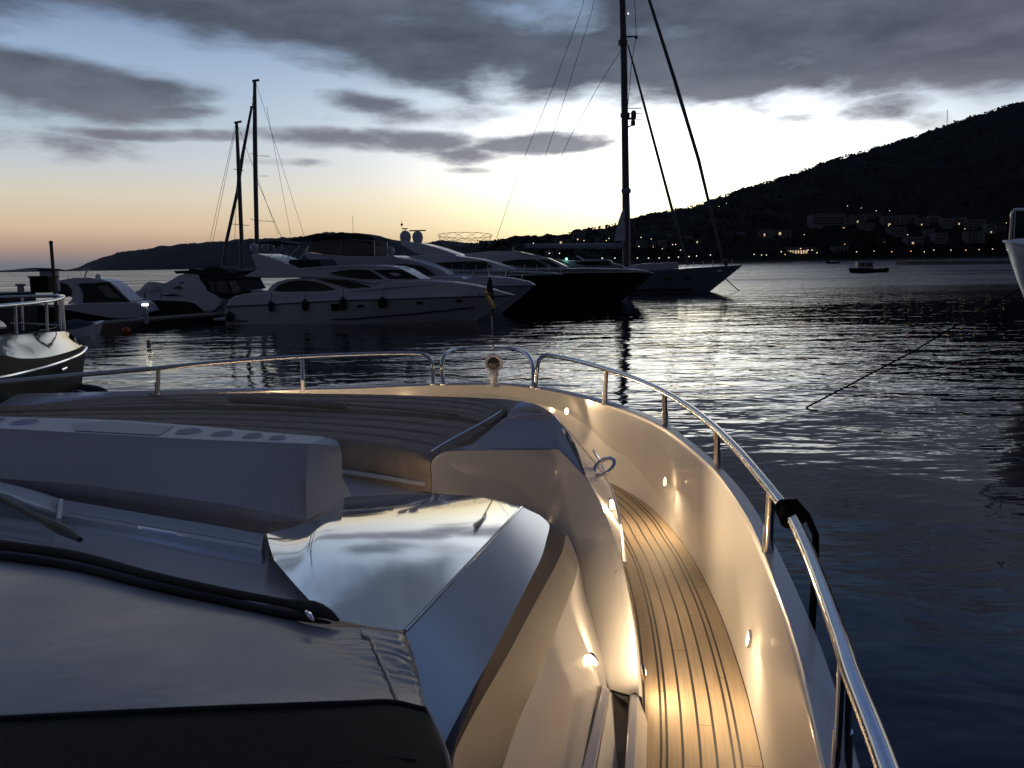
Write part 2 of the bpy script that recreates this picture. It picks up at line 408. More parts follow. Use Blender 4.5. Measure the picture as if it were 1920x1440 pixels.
ISLE = [(-300, 500), (-40, 510), (20, 507), (60, 503), (90, 503), (125, 507), (145, 503), (165, 494), (190, 484), (222, 474), (270, 468), (330, 459), (400, 454), (470, 449), (520, 446), (560, 446), (590, 441), (620, 436), (650, 437), (690, 440), (740, 451), (790, 456), (830, 452), (880, 456), (930, 458), (980, 462), (1100, 470), (1250, 478)]
ridge_mesh('island', [(u, v-1) for u, v in ISLE], lambda u: 2600, lambda u: 3200, ISLEM, 4, 6, 8, 3.)
RIDGE = [(820, 470), (870, 462), (900, 455), (940, 449), (975, 445), (1010, 444), (1060, 441), (1085, 433), (1110, 428), (1150, 421), (1185, 410), (1230, 400), (1290, 389), (1345, 370), (1400, 352), (1450, 337), (1500, 321), (1560, 300), (1630, 281), (1700, 260), (1745, 246), (1800, 226), (1850, 211), (1890, 196), (1930, 190), (2050, 168), (2300, 150)]
def ysh(u): return interp([(820, 640), (1100, 640), (1300, 760), (1500, 900), (2300, 900)], u)
def yrd(u): return interp([(820, 900), (1000, 900), (1200, 1100), (1500, 1450), (1900, 1900), (2300, 1900)], u)
ridge_mesh('hillside', RIDGE, ysh, yrd, HILLM, 3, 5, 22, 8.)
def on_hill(u, v, lift=0.):
    """point of the hillside seen at a pixel"""
    top = Y(u, interp(RIDGE, u), yrd(u)); y0, y1 = ysh(u), yrd(u); best = None
    for i in range(1, 201):
        t = i/200; y = y0+(y1-y0)*t; z = .9+(top.z-.9)*t**.9; p = Vector((top.x*y/y1, y, z))
        q = p-EYE; vv = 720-F*q.dot(_up)/q.dot(_fw)
        if vv <= v: break
    return p
# wood along the ridge and over the slope: a far mass of crowns
rnd = random.Random(3)
wd = MB()
def crown(mb, p, r, h, rn, k=7):
    for _ in range(k):
        c = p+Vector((rn.uniform(-.6, .6)*r, rn.uniform(-.6, .6)*r, h*rn.uniform(.25, .95)))
        s = r*rn.uniform(.3, .62); vs = []
        for q in range(6):
            a = q*math.pi/3+rn.random(); vs.append(c+Vector((math.cos(a)*s*rn.uniform(.6, 1.2), math.sin(a)*s*rn.uniform(.6, 1.2), rn.uniform(-.35, .35)*s)))
        tp = c+Vector((0, 0, s*rn.uniform(.5, 1.))); bt = c-Vector((0, 0, s*.6))
        mb.add(vs+[tp, bt], [(i, (i+1) % 6, 6) for i in range(6)]+[((i+1) % 6, i, 7) for i in range(6)])
u = 880.
while u < 1990:
    v = interp(RIDGE, u); yy = yrd(u)
    p = Y(u, v, yy); r = rnd.choice((1.4, 1.8, 2.4, 3.4))*(1.0 if u > 1100 else .9)*yy/1200
    crown(wd, p-Vector((0, 0, r*.9)), r, r*rnd.uniform(1.0, 1.7), rnd, 6); u += rnd.uniform(1.5, 7)
for k in range(900):
    u = rnd.uniform(900, 1960); v0 = interp(RIDGE, u); v = rnd.uniform(v0+3, max(v0+8, 482))
    p = on_hill(u, v); r = rnd.uniform(2, 3.6); crown(wd, p-Vector((0, 0, 1)), r, r*1.1, rnd, 4)
tag(wd.build('hillside_wood', LEAF, smooth=False, fix=False), 'dark scrub and pine wood covering the hillside and its skyline', 'wood', kind='stuff')

# quay along the far shore
q = MB()
us = list(range(1000, 2260, 20)); a = []; b = []
for u in us:
    y = ysh(u)-6; p = Y(u, 480, y); a.append(flat(p, -1.)); b.append(flat(p, 1.9))
c = [p+Vector((0, 26, 0)) for p in b]
q.grid([a, b, c]); q.build('quay', STONE, smooth=False)['kind'] = 'structure'

# ------------------------------------------------------------------ own yacht in the foreground
YL = Vector((-2.0, 5.5, 0))
yacht = thing('motor_yacht', 'white motor yacht in the foreground with lit teak side deck and steel bow rail', 'yacht', YL)
CAPIN = [(-420, 815, 1.34), (-200, 784, 1.34), (0, 764, 1.34), (130, 752, 1.34), (250, 743, 1.34), (400, 735, 1.34), (540, 730, 1.34), (660, 727, 1.34), (820, 721, 1.34), (925, 720, 1.34), (1005, 727, 1.34), (1072, 740, 1.34), (1133, 756, 1.34), (1171, 767, 1.34), (1208, 782, 1.34), (1240, 799, 1.34), (1271, 821, 1.34),
         (1296, 842, 1.34), (1333, 876, 1.34), (1354, 902, 1.34), (1375, 932, 1.34), (1402, 976, 1.34), (1425, 1026, 1.34), (1444, 1077, 1.34), (1467, 1142, 1.34), (1486, 1203, 1.34), (1505, 1275, 1.34), (1521, 1345, 1.34), (1541, 1440, 1.34), (1585, 1680, 1.34)]
CAPOUT = [(-420, 782, 1.28), (-200, 755, 1.28), (0, 738, 1.28), (130, 735, 1.285), (250, 732, 1.295), (400, 729, 1.32), (540, 726, 1.34), (660, 723, 1.34), (820, 717.5, 1.34), (925, 716.5, 1.34), (1008, 722.5, 1.34), (1076, 735, 1.34), (1139, 750, 1.34), (1180, 763, 1.34), (1220, 778, 1.34), (1254, 796, 1.34), (1292, 824, 1.34),
          (1320, 846, 1.34), (1345, 868, 1.34), (1375, 899, 1.34), (1402, 931, 1.34), (1432, 979, 1.34), (1462, 1034, 1.34), (1487, 1085, 1.34), (1512, 1141, 1.34), (1541, 1207, 1.34), (1566, 1279, 1.34), (1592, 1357, 1.34), (1616, 1440, 1.34), (1670, 1680, 1.34)]
DECKO = [(-420, 900, 2.1), (0, 852, 2.1), (400, 828, 2.1), (700, 818, 2.1), (860, 816, 2.1), (960, 824, 2.1), (1040, 843, 2.1), (1100, 869, 2.1), (1150, 899, 2.1), (1187, 921, 2.1), (1219, 945, 2.1), (1250, 976, 2.1), (1267, 1000, 2.1), (1300, 1048, 2.1), (1333, 1111, 2.1), (1358, 1169, 2.1), (1383, 1240, 2.1), (1404, 1311, 2.1), (1421, 1382, 2.1), (1433, 1440, 2.1), (1472, 1680, 2.1)]
NB = 120
ci = C(CAPIN, NB); co = C(CAPOUT, NB); dk = C(DECKO, NB)
def resample_like(src, ref):
    """for each point of ref the point of src at the same bearing from inside the bow"""
    c0 = Vector((-1.2, 4.0, 0)); out = []
    def ang(p): return math.atan2(p.x-c0.x, p.y-c0.y)
    sa = [(ang(p), p) for p in src]
    for p in ref:
        a = ang(p); k = 0
        while k < len(sa)-2 and sa[k+1][0] < a: k += 1
        a0, p0 = sa[k]; a1, p1 = sa[k+1]; t = max(0, min(1, (a-a0)/(a1-a0))) if a1 != a0 else 0
        out.append(p0.lerp(p1, t))
    return out
dk2 = resample_like(dk, ci); co2 = resample_like(co, ci)
# small rolled edge between face and cap
rows = [dk2]
for t in (.12, .3, .55, .8, .94):
    rows.append([d.lerp(c, t)+Vector((0, 0, 0)) for d, c in zip(dk2, ci)])
rows.append([c-Vector((0, 0, .012)) for c in ci])
rows.append([c.lerp(o_, .10) for c, o_ in zip(ci, co2)])
rows.append([c.lerp(o_, .92) for c, o_ in zip(ci, co2)])
rows.append([o_-Vector((0, 0, .015)) for o_ in co2])
bulw = MB().grid(rows).build('bulwark', GEL, yacht, ang=50)
# hull outside, flaring in towards the water
cen = Vector((-1.2, 4.0, 0)); hr = []
for t, k in ((0, 0.), (.25, .03), (.6, .10), (1., .22)):
    hr.append([flat(p.lerp(Vector((cen.x, cen.y, p.z)), k), (p.z-.016)*(1-t)-.3*t) for p in co2])
MB().grid(hr).build('hull', GEL, yacht)
# side deck and the hidden foredeck it runs into
st = [p for p in crv([V(*p) for p in DECKO[6:]], 150)]
arc = [0.]
for i in range(1, len(st)): arc.append(arc[-1]+(st[i]-st[i-1]).length)
offs = [0, .088, .119, .189, .257, .331, .398, .423, .5, .6, .75]
vs = []; fs = []; uvs = []
for i, p in enumerate(st):
    t = (st[min(i+1, len(st)-1)]-st[max(i-1, 0)]).normalized(); inn = Vector((t.y, -t.x, 0))
    if inn.dot(Vector((-1.2, 3, 0))-p) < 0: inn = -inn
    for q in offs: vs.append(p+inn*q); uvs.append((arc[i], q))
k = len(offs)
for i in range(len(st)-1):
    for j in range(k-1): fs.append((i*k+j, i*k+j+1, (i+1)*k+j+1, (i+1)*k+j))
me = bpy.data.meshes.new('side_deck'); me.from_pydata([tuple(p) for p in vs], [], fs); uvl = me.uv_layers.new(name='UVMap')
for lp in me.loops: uvl.data[lp.index].uv = uvs[lp.vertex_index]
me.materials.append(TEAK); bm = bmesh.new(); bm.from_mesh(me); bmesh.ops.recalc_face_normals(bm, faces=bm.faces)
if bm.faces[:][0].normal.z < 0: bmesh.ops.reverse_faces(bm, faces=bm.faces)
bm.to_mesh(me); bm.free()
sd = bpy.data.objects.new('side_deck', me); COL.objects.link(sd); sd.parent = yacht; sd.matrix_parent_inverse = Matrix.Translation(-YL)
# foredeck base under the seating (plain moulding, a step below the teak)
fd = [flat(p, ZC-2.106) for p in dk2]
MB().add(fd, [tuple(range(len(fd)))]).build('foredeck', GELM, yacht, smooth=False)

# --- rounded moulding ("wing") that sweeps from the seating down to the side deck
TW = [(800, 925, 1.50), (803, 890, 1.34), (812, 862, 1.24), (832, 848, 1.2), (880, 843, 1.2), (940, 842, 1.2), (1000, 842.5, 1.2), (1048, 844, 1.2), (1074, 866, 1.245), (1098, 895, 1.30), (1118, 928, 1.35), (1137, 968, 1.41), (1154, 1014, 1.48), (1168, 1062, 1.56), (1179, 1115, 1.65), (1188, 1170, 1.74), (1194, 1230, 1.83), (1198, 1303, 1.94)]
TW2 = [(804, 935, 1.55), (808, 905, 1.42), (816, 886, 1.34), (834, 878, 1.31), (880, 875, 1.31), (940, 874, 1.31), (995, 875, 1.31), (1036, 880, 1.32), (1062, 900, 1.37), (1085, 930, 1.42), (1104, 964, 1.47), (1122, 1004, 1.53), (1140, 1048, 1.60), (1153, 1092, 1.67), (1163, 1140, 1.75), (1171, 1190, 1.83), (1177, 1240, 1.90), (1180, 1303, 1.98)]
UW = [(806, 1000, 1.86), (812, 1000, 1.86), (820, 1000, 1.86), (836, 1000, 1.86), (880, 1002, 1.86), (930, 1006, 1.86), (975, 1015, 1.86), (1005, 1030, 1.88), (1026, 1055, 1.9), (1046, 1085, 1.92), (1064, 1120, 1.95), (1080, 1150, 1.97), (1096, 1182, 2.0), (1110, 1210, 2.01), (1122, 1238, 2.02), (1131, 1260, 2.03), (1138, 1278, 2.04), (1144, 1297, 2.05)]
n = 90
tw, tw2, uw = C(TW, n), C(TW2, n), C(UW, n)
wing_rows = loft([tw, [a.lerp(b, .35)+Vector((0, 0, .012)) for a, b in zip(tw, tw2)], tw2, [a.lerp(b, .5)+Vector((0, 0, -.03)) for a, b in zip(tw2, uw)], uw], 22, True)
# outer wall of the wing down to the teak
ow = []
for i, p in enumerate(tw):
    f = max(0, min(1, (i/(n-1)-.45)/.3)); q = Vector((p.x+.03*f, p.y+.01*f, ZC-2.1)); ow.append(q)
MB().grid(loft([ow, [a.lerp(b, .9)+Vector((.012, .005, 0)) for a, b in zip(ow, tw)], tw], 6)+wing_rows[1:]).build('coachroof_wing', GEL, yacht, ang=60)
MB().add([tw[-1], tw2[-1], uw[-1], flat(uw[-1], ZC-2.1), ow[-1]], [(0, 1, 2, 3, 4)]).build('wing_end', GEL, yacht, smooth=False)

# --- dark polished facets beside the sunpad
f = MB()
A = [V(834, 846, 1.195), V(1048, 842.5, 1.195), V(1040, 778, 1.03), V(948, 783, 1.03), V(885, 833, 1.165)]
f.add(A, [(0, 1, 2, 3, 4)])
Bq = [V(948, 783, 1.03), V(1040, 778, 1.03), V(1020, 765, .975), V(1001, 757, .95), V(976, 752, .945), V(958, 768, .985)]
f.add(Bq, [(0, 1, 2, 3, 4, 5)])
f.add([V(1048, 843, 1.195), V(1098, 895, 1.295), V(1079, 838, 1.2), V(1062, 806, 1.12), V(1040, 778, 1.03)], [(0, 1, 2, 3, 4)])
f.build('coachroof_corner', HOODM, yacht, smooth=False, bevel=.006)
f = MB().tube([V(885, 833, 1.16), V(948, 783, 1.025), V(1040, 778, 1.025)], .004, 6)
f.tube([V(834, 846, 1.19), V(880, 842, 1.19), V(1048, 842, 1.19), V(1098, 894, 1.292)], .005, 6).build('edge_moulding', STEEL, yacht)

# --- lip along the coachroof side, carrying one courtesy lamp
LP = [(1001, 757, .985), (1040, 784, 1.13), (1068, 811, 1.30), (1095, 843, 1.46), (1118, 872, 1.58), (1140, 905, 1.66), (1154, 943, 1.68), (1163, 985, 1.665), (1168, 1020, 1.62), (1171, 1056, 1.565)]
BU = [(1001, 757, .985), (1040, 780, 1.04), (1062, 806, 1.12), (1080, 838, 1.2), (1098, 890, 1.29), (1118, 928, 1.35), (1137, 968, 1.41), (1152, 1008, 1.47), (1162, 1038, 1.52), (1169, 1058, 1.56)]
lp, bu = C(LP, 60), C(BU, 60)
mid = [a.lerp(b, .5)+Vector((-.015, -.02, .0)) for a, b in zip(bu, lp)]
und = [p+Vector((-.05, -.01, -.05)) for p in lp]; dn_ = [Vector((p.x-.10, p.y, ZC-2.12)) for p in lp]
MB().grid(loft([bu, mid, lp], 14, True)+[und, dn_]).build('coachroof_side', GEL, yacht, ang=60)
MB().tube(lp[8:], [.012*min(1, .25+i/20) for i in range(52)], 8).build('lip_edge', GEL, yacht)
# coachroof body in front, below the sunpad
bd = [V(976, 752, .99), V(900, 746, 1.25), V(600, 738, 1.27), V(250, 742, 1.27), V(0, 766, 1.27), V(-300, 800, 1.27)]
bd = crv(bd, 50); MB().grid([bd, [flat(p, ZC-2.1)+Vector((0, .1, 0)) for p in bd]]).build('coachroof_front', GEL, yacht)

# --- hood: polished moulding ahead of the windscreen
HK = .82
def HD(u, v):
    d = ray(u, v); tn = -d.z/d.y; y = .887/(tn-.1095); return V(u, v, (.887+.1095*y)*HK)
far_ = [HD(500, 1000), HD(560, 985), HD(602, 966), HD(640, 934), HD(700, 929.5), HD(770, 926), HD(830, 926.5), HD(880, 930), HD(930, 937), HD(978, 950)]
near_ = [HD(514, 1050), HD(548, 1090), HD(583, 1128), HD(610, 1152), HD(636, 1163), HD(665, 1169), HD(690, 1174), HD(715, 1178), HD(738, 1181), HD(760, 1182)]
# the ridge side of the top panel
ridge = [(978-218*k/6, 950+232*k/6) for k in range(7)]
left_ = [(500, 1000), (506, 1020), (514, 1050), (548, 1090), (583, 1128), (610, 1152)]
n1_, n2_ = 50, 40
fr = crv(far_, n1_); nr = crv(near_, n1_)
rg = crv([HD(*p) for p in ridge], n2_); lf = crv([far_[0], HD(505, 1022), near_[0]], n2_)
def coons(b0, b1, l0, l1):
    """b0,b1: lists along s (n1); l0,l1: along t (n2)"""
    a, b = len(b0), len(l0); rows = []
    for j in range(b):
        t = j/(b-1); row = []
        for i in range(a):
            s = i/(a-1)
            p = b0[i]*(1-t)+b1[i]*t+l0[j]*(1-s)+l1[j]*s-(b0[0]*(1-s)*(1-t)+b0[-1]*s*(1-t)+b1[0]*(1-s)*t+b1[-1]*s*t)
            row.append(p)
        rows.append(row)
    return rows
top = coons(fr, nr, lf, rg)
# slight crown so that the sky bends across it
for j, row in enumerate(top):
    for i, p in enumerate(row):
        s, t = i/(n1_-1), j/(n2_-1); p.z += .030*math.sin(math.pi*s)*math.sin(math.pi*t)
A_, B_, E_ = HD(978, 950), HD(760, 1182), V(1030, 985, 1.18)
N_ = (B_-A_).cross(E_-A_).normalized()
def onp(u, v): d = ray(u, v); return EYE+d*((A_-EYE).dot(N_)/d.dot(N_))     # the flank of the hood is one flat facet
R1 = ridge
rg_more = [onp(*p) for p in R1]+[onp(*p) for p in ((768, 1205), (774, 1225), (786, 1270), (793, 1310), (806, 1345), (820, 1375), (832, 1392))]
E1 = [(1030, 985, 1.50), (1024, 1010, 1.49), (1014, 1045, 1.475), (998, 1078, 1.46), (962, 1148, 1.42), (935, 1200, 1.39), (905, 1252, 1.36), (880, 1300, 1.32), (858, 1345, 1.27), (845, 1385, 1.2), (840, 1420, 1.1), (848, 1475, 1.0)]
E2 = [(1060, 1003, 1.60), (1056, 1028, 1.59), (1042, 1060, 1.57), (1024, 1093, 1.55), (983, 1169, 1.50), (953, 1226, 1.47), (922, 1280, 1.43), (893, 1330, 1.39), (868, 1378, 1.33), (852, 1415, 1.25), (846, 1445, 1.14), (852, 1490, 1.02)]
E3 = [(1060, 1003, 1.61), (1079, 1048, 1.74), (1081, 1076, 1.76), (1062, 1132, 1.72), (1042, 1182, 1.69), (1021, 1240, 1.66), (1000, 1290, 1.64), (971, 1355, 1.61), (942, 1440, 1.57), (915, 1520, 1.52), (890, 1600, 1.45), (870, 1650, 1.4)]
E4 = [(1062, 1006, 1.66), (1085, 1060, 1.90), (1096, 1100, 1.96), (1112, 1150, 2.02), (1128, 1215, 2.06), (1136, 1270, 2.09), (1140, 1310, 2.11), (1130, 1380, 2.12), (1115, 1460, 2.12), (1095, 1560, 2.12), (1075, 1650, 2.12), (1060, 1700, 2.12)]
n = 70
r1 = crv(rg_more, n); E1 = [(1012, 966), (1024, 976), (1030, 985), (1025, 1010), (1015, 1045), (998, 1080), (962, 1150), (935, 1204), (905, 1260), (880, 1304), (858, 1346), (842, 1376), (834, 1394)]
e1, e2, e3, e4 = crv([onp(*p) for p in E1], n), C(E2, n, .80), C(E3, n, .86), C(E4, n, .97)
MB().grid([[flat(p, ZC-1.5) for p in fr], [p-Vector((0, -.012, .02)) for p in fr]]+top).build('hood', HOODM, yacht, ang=30)
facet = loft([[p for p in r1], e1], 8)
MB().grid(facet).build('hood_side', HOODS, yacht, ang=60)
MB().tube([p+Vector((0, 0, -.004)) for p in rg], .007, 8).build('hood_ridge', HOODM, yacht)
MB().grid(loft([e1, e2], 2)).build('panel_frame', material('frame_grey', (.035, .04, .06), .6, spec=.15), yacht)
MB().grid(loft([e2, e3], 6)).build('side_panel', SIDEP, yacht, ang=60)  # solid painted panel, not glazing; the grey carries its shade
wl = loft([e3, [a.lerp(b, .55)+Vector((.012, 0, 0)) for a, b in zip(e3, e4)], e4], 12, True)
MB().grid(wl).build('deckhouse_side', GEL, yacht, ang=60)
MB().add([V(480, 1010, 1.46), V(540, 960, 1.46), V(640, 880, 1.46), V(806, 905, 1.46), V(840, 990, 1.46), V(700, 1010, 1.46)], [(0, 1, 2, 3, 4, 5)]).build('seating_floor', GELM, yacht, smooth=False)
MB().tube([V(640, 884, 1.40), V(700, 892, 1.40), V(800, 908, 1.40)], .016, 8).build('pad_ledge', GELM, yacht)

# --- moulded shelf at the windscreen foot
SH = [[(-260, 870, 1.36), (-60, 905, 1.37), (120, 937, 1.38), (300, 968, 1.38), (420, 988, 1.385), (495, 1002, 1.385)],
      [(-260, 905, 1.34), (-60, 935, 1.35), (130, 969, 1.355), (300, 998, 1.36), (420, 1019, 1.36), (490, 1031, 1.36)],
      [(-260, 925, 1.37), (-60, 952, 1.375), (160, 985, 1.38), (300, 1012, 1.38), (420, 1036, 1.385), (492, 1050, 1.385)],
      [(-260, 960, 1.28), (-60, 985, 1.28), (150, 1020, 1.28), (300, 1052, 1.27), (430, 1076, 1.27), (514, 1054, 1.345)],
      [(-260, 1030, 1.16), (-60, 1035, 1.16), (150, 1062, 1.16), (300, 1098, 1.16), (430, 1128, 1.16), (590, 1134, 1.19)]]
sh_ = [C(r_, 40, k_) for r_, k_ in zip(SH, (.86, .86, .86, .85, .83))]
MB().grid([[flat(p, ZC-1.5) for p in sh_[0]]]+loft(sh_, 6)).build('windscreen_shelf', GEL2, yacht, ang=30)
MB().tube(C([(130, 962, 1.34), (300, 990, 1.345), (420, 1010, 1.345), (486, 1022, 1.345)], 20, .86), .004, 6).build('shelf_bead', GEL, yacht)

# --- seat back console with cup holders
top_b = [(-260, 770, .95), (-60, 778, .95), (0, 781, .95), (204, 787, .95), (365, 798, .95), (510, 811, .95), (610, 819, .95)]
top_f = [(-260, 793, .95), (-60, 800, .95), (0, 803, .95), (146, 811, .95), (299, 820, .95), (450, 827, .95), (583, 832, .95)]
fmid = [(-260, 880, 1.20), (-60, 890, 1.2), (0, 897, 1.2), (146, 908, 1.2), (290, 927, 1.2), (420, 945, 1.2), (508, 962, 1.25), (574, 976, 1.32)]
fbul = [(-260, 892, 1.27), (-60, 905, 1.27), (0, 912, 1.27), (146, 928, 1.27), (290, 946, 1.27), (410, 964, 1.27), (513, 979, 1.30)]
fbot = [(-260, 880, 1.37), (-60, 910, 1.38), (0, 918, 1.385), (146, 943, 1.385), (290, 968, 1.385), (400, 987, 1.385), (500, 1001, 1.385)]
n = 50
tb, tf = C(top_b, n), C(top_f, n)
fm, fb, fo = C(fmid, n), C(fbul, n), C(fbot, n); fk = C(fmid[:-1], n)
sm = [a+Vector((0, -.012, -.02)) for a in tf]
bk = [Vector((p.x, p.y+.02, ZC-1.5)) for p in tb]
rows = [bk, [a+Vector((0, .006, -.012)) for a in tb], tb]+[[a.lerp(b, .5) for a, b in zip(tb, tf)]]+[tf, sm, [a.lerp(b, .5) for a, b in zip(sm, fm)], fm]
MB().grid(rows).build('seat_console', GELM, yacht, ang=22)
MB().add([fk[-1], fm[-1], V(578, 985, 1.41), V(520, 1006, 1.42), fo[-1], fb[-1]], [(0, 1, 2, 3, 4, 5)]).build('console_corner', GELM, yacht, smooth=False)
MB().grid(loft([fk, [a+Vector((0, -.02, .008)) for a in fb], fo], 8, True)).build('console_kick_panel', GELM, yacht, ang=60)
# rounded starboard end of the console
e_ = [(583, 832, .95), (610, 829, .95), (634, 832, .955), (637, 838, .97)]
def LR(a, b, k=10): p, q = V(*a), V(*b); return [p.lerp(q, i/(k-1)) for i in range(k)]
er = [LR((583, 832, .95), (636, 836, .975)), LR((577, 846, .985), (640, 848, 1.015)), LR((574, 905, 1.13), (642, 895, 1.16)), LR((574, 976, 1.32), (660, 932, 1.27))]
MB().grid([C([(583, 829, .95), (612, 821, .95), (630, 826, .958), (636, 834, .972)], 10)]+er).build('console_end', GELM, yacht, ang=22)
for (u, v, r_) in ((354, 809, .078), (417, 813.5, .066), (474, 817.5, .06), (521, 821, .05), (47, 791.5, .085), (-10, 788, .07)):
    c0 = V(u, v, .95); m = MB()
    m.lathe([(r_, -.002), (r_, .004), (r_-.006, .006), (r_-.012, .003)], c0, seg=28)
    h = m.build('cup_holder', GELM, yacht)
    MB().lathe([(r_-.012, .001), (r_-.012, .0045), (.002, .0045)], c0, seg=28).build('cup_disc', material('cup_shade_grey', (.34, .36, .42), .6), h)  # flat raised disc; its grey stands in for shade in a recess
# shallow tray between the cup holders
MB().prism([V(135, 794, .946), V(205, 789.5, .946), V(325, 799, .946), V(298, 816, .946), V(140, 807, .946)], [V(135, 794, .95), V(205, 789.5, .95), V(325, 799, .95), V(298, 816, .95), V(140, 807, .95)]).build('tray', material('tray_grey', (.30, .32, .40), .4), yacht, smooth=False)

# --- steps beside the deckhouse
MB().hexa([V(1130, 1283, 1.96), V(1143, 1298, 1.96), V(1112, 1500, 1.96), V(1082, 1500, 1.96)], [V(1131, 1281, 1.88), V(1144, 1296, 1.88), V(1110, 1470, 1.88), V(1084, 1470, 1.88)]).build('step_rail', GEL, yacht, smooth=False, bevel=.008)
MB().add([V(1144, 1297, 1.90), V(1150, 1301, 2.06), V(1166, 1520, 2.06), V(1108, 1500, 1.90)], [(0, 1, 2, 3)]).build('step_cheek', GEL, yacht, smooth=False)
MB().add([V(1143, 1292, 2.04), V(1186, 1304, 2.04), V(1172, 1520, 2.04), V(1156, 1520, 2.04)], [(0, 1, 2, 3)]).build('step_well', BROWN, yacht, smooth=False)
tq = [V(1182, 1304, 1.95), V(1198, 1303, 1.95), V(1189, 1500, 1.95), V(1167, 1500, 1.95)]
MB().hexa([flat(p, ZC-2.1)+Vector((.045*k_, .02*k_, 0)) for p, k_ in zip(tq, (0, 1, 1, 0))], [p+Vector((0, .012*k_, 0)) for p, k_ in zip(tq, (1, 1, 0, 0))]).build('step_post', GEL, yacht, smooth=False, bevel=.006)
MB().tube([V(1147, 1296, 1.99), V(1181, 1305, 1.98), V(1168, 1480, 1.98)], .006, 6).build('step_seal', RUBBER, yacht)

# --- ring handle on the lip
c0 = V(1133, 875, 1.46); e1_ = (_rt*math.cos(.63)+_up*math.sin(.63)).normalized(); e2_ = ((_up*math.cos(.63)-_rt*math.sin(.63))*.42+_fw*.90).normalized()
ring = MB().tube([c0+(e1_*math.cos(a)+e2_*math.sin(a))*.082 for a in [2*math.pi*k/40 for k in range(40)]], .0155, 12, closed=True)
rh = ring.build('ring_handle', CHROME, yacht)
MB().tube([V(1112, 845, 1.46), V(1121, 858, 1.48), V(1128, 872, 1.48), V(1133, 884, 1.50)], .009, 8).build('ring_stem', CHROME, rh)

# --- steel rails
def stanchion(px, parent, tpx):
    b = V(*px); m = MB()
    m.tube([b, V(*tpx, 1.005)], [.020, .020], 12); o_ = m.build('stanchion', STEEL, parent)
    MB().tube([b-Vector((0, 0, .01)), b+Vector((0, 0, .12))], [.028, .025], 12).build('stanchion_socket', STEEL, o_)
RAILS = [(1004, 728, 1.34), (1005, 712, 1.25), (1007, 692, 1.13), (1011, 674, 1.03), (1022, 667, 1.0), (1060, 672, 1.0), (1100, 681, 1.0), (1140, 693, 1.0), (1190, 710, 1.0), (1240, 732, 1.0), (1290, 762, 1.0), (1340, 801, 1.0), (1385, 846, 1.0), (1425, 893, 1.0), (1455, 930, 1.0), (1482, 966, 1.0), (1513, 1029, 1.0), (1547, 1117, 1.0), (1577, 1202, 1.0), (1596, 1263, 1.0), (1627, 1343, 1.0), (1663, 1440, 1.0), (1740, 1680, 1.0)]
hr_ = MB().tube(C(RAILS, 130), .0235, 14).build('starboard_rail', STEEL, yacht)
for p, t_ in (((1134, 757, 1.34), (1137, 693)), ((1247, 797, 1.34), (1246, 736)), ((1345, 876, 1.34), (1344, 805)), ((1440, 1033, 1.34), (1446, 922)), ((1577, 1448, 1.34), (1586, 1234))): stanchion(p, hr_, t_)
RAILP = [(-420, 763, 1.0), (-200, 735, 1.0), (0, 717, 1.0), (150, 703, 1.0), (300, 690, 1.0), (430, 678, 1.0), (565, 669, 1.0), (690, 664, 1.0), (780, 663, 1.0), (800, 667, 1.02), (810, 682, 1.1), (812, 700, 1.22), (812, 721, 1.34)]
pr_ = MB().tube(C(RAILP, 100), .0235, 14).build('port_rail', STEEL, yacht)
for p, t_ in (((296, 737, 1.32), (297, 691)), ((568, 733, 1.34), (567, 669.5))): stanchion(p, pr_, t_)
GATE = [(832, 722, 1.34), (829, 700, 1.22), (829, 680, 1.1), (835, 665, 1.02), (852, 656, 1.0), (880, 653.5, 1.0), (925, 653, 1.0), (965, 655, 1.0), (985, 662, 1.02), (996, 676, 1.08), (1000, 698, 1.18), (1001, 727, 1.34)]
MB().tube(C(GATE, 60), .0235, 14).build('pulpit_rail', STEEL, yacht)
for px in ((832, 721, 1.335), (812, 721, 1.335), (1001, 726, 1.335), (1010, 728, 1.335)):
    MB().lathe([(.045, -.004), (.045, .012), (.03, .02)], V(*px), seg=16).build('rail_foot', STEEL, yacht)
# searchlight on the stem
sb = V(925, 720, 1.34); sc = Vector((sb.x, sb.y, sb.z)) + Vector((0, 0, .275)); sc = V(926, 681, 1.085)
ax = (EYE-sc+Vector((-1.4, 0, -1))).normalized()
sl = MB().lathe([(.05, -.10), (.085, -.06), (.098, 0), (.102, .02), (.094, .03), (.066, .022), (.064, .012)], sc, ax, 28).build('searchlight', GELM, yacht)
MB().lathe([(.060, .010), (.062, .022), (.04, .031), (.004, .034)], sc, ax, 24).build('searchlight_lens', material('lens_glass', (.07, .055, .04), .08, coat=1.), sl)
MB().tube([sc+ax*.020+Vector((0, 0, 0)) + (lambda a: ax.orthogonal().normalized()*math.cos(a)*.064+ax.cross(ax.orthogonal().normalized())*math.sin(a)*.064)(2*math.pi*k/24) for k in range(24)], .006, 8, closed=True).build('lens_rim', RUBBER, sl)
MB().lathe([(.06, 0), (.06, .015), (.042, .03), (.036, .10), (.055, .13), (.04, .18)], Vector((sc.x, sc.y+.0, ZC-1.345)), seg=18).build('searchlight_stand', GELM, sl)
# cleat on the port cap
cb = V(150, 742, 1.34)
MB().tube([cb+Vector((-.10, .05, .035)), cb+Vector((0, 0, .045)), cb+Vector((.10, -.05, .035))], [.011, .016, .011], 10).tube([cb+Vector((-.04, .02, -.01)), cb+Vector((-.04, .02, .045))], .012, 8).tube([cb+Vector((.04, -.02, -.01)), cb+Vector((.04, -.02, .045))], .012, 8).build('cleat', STEEL, yacht)

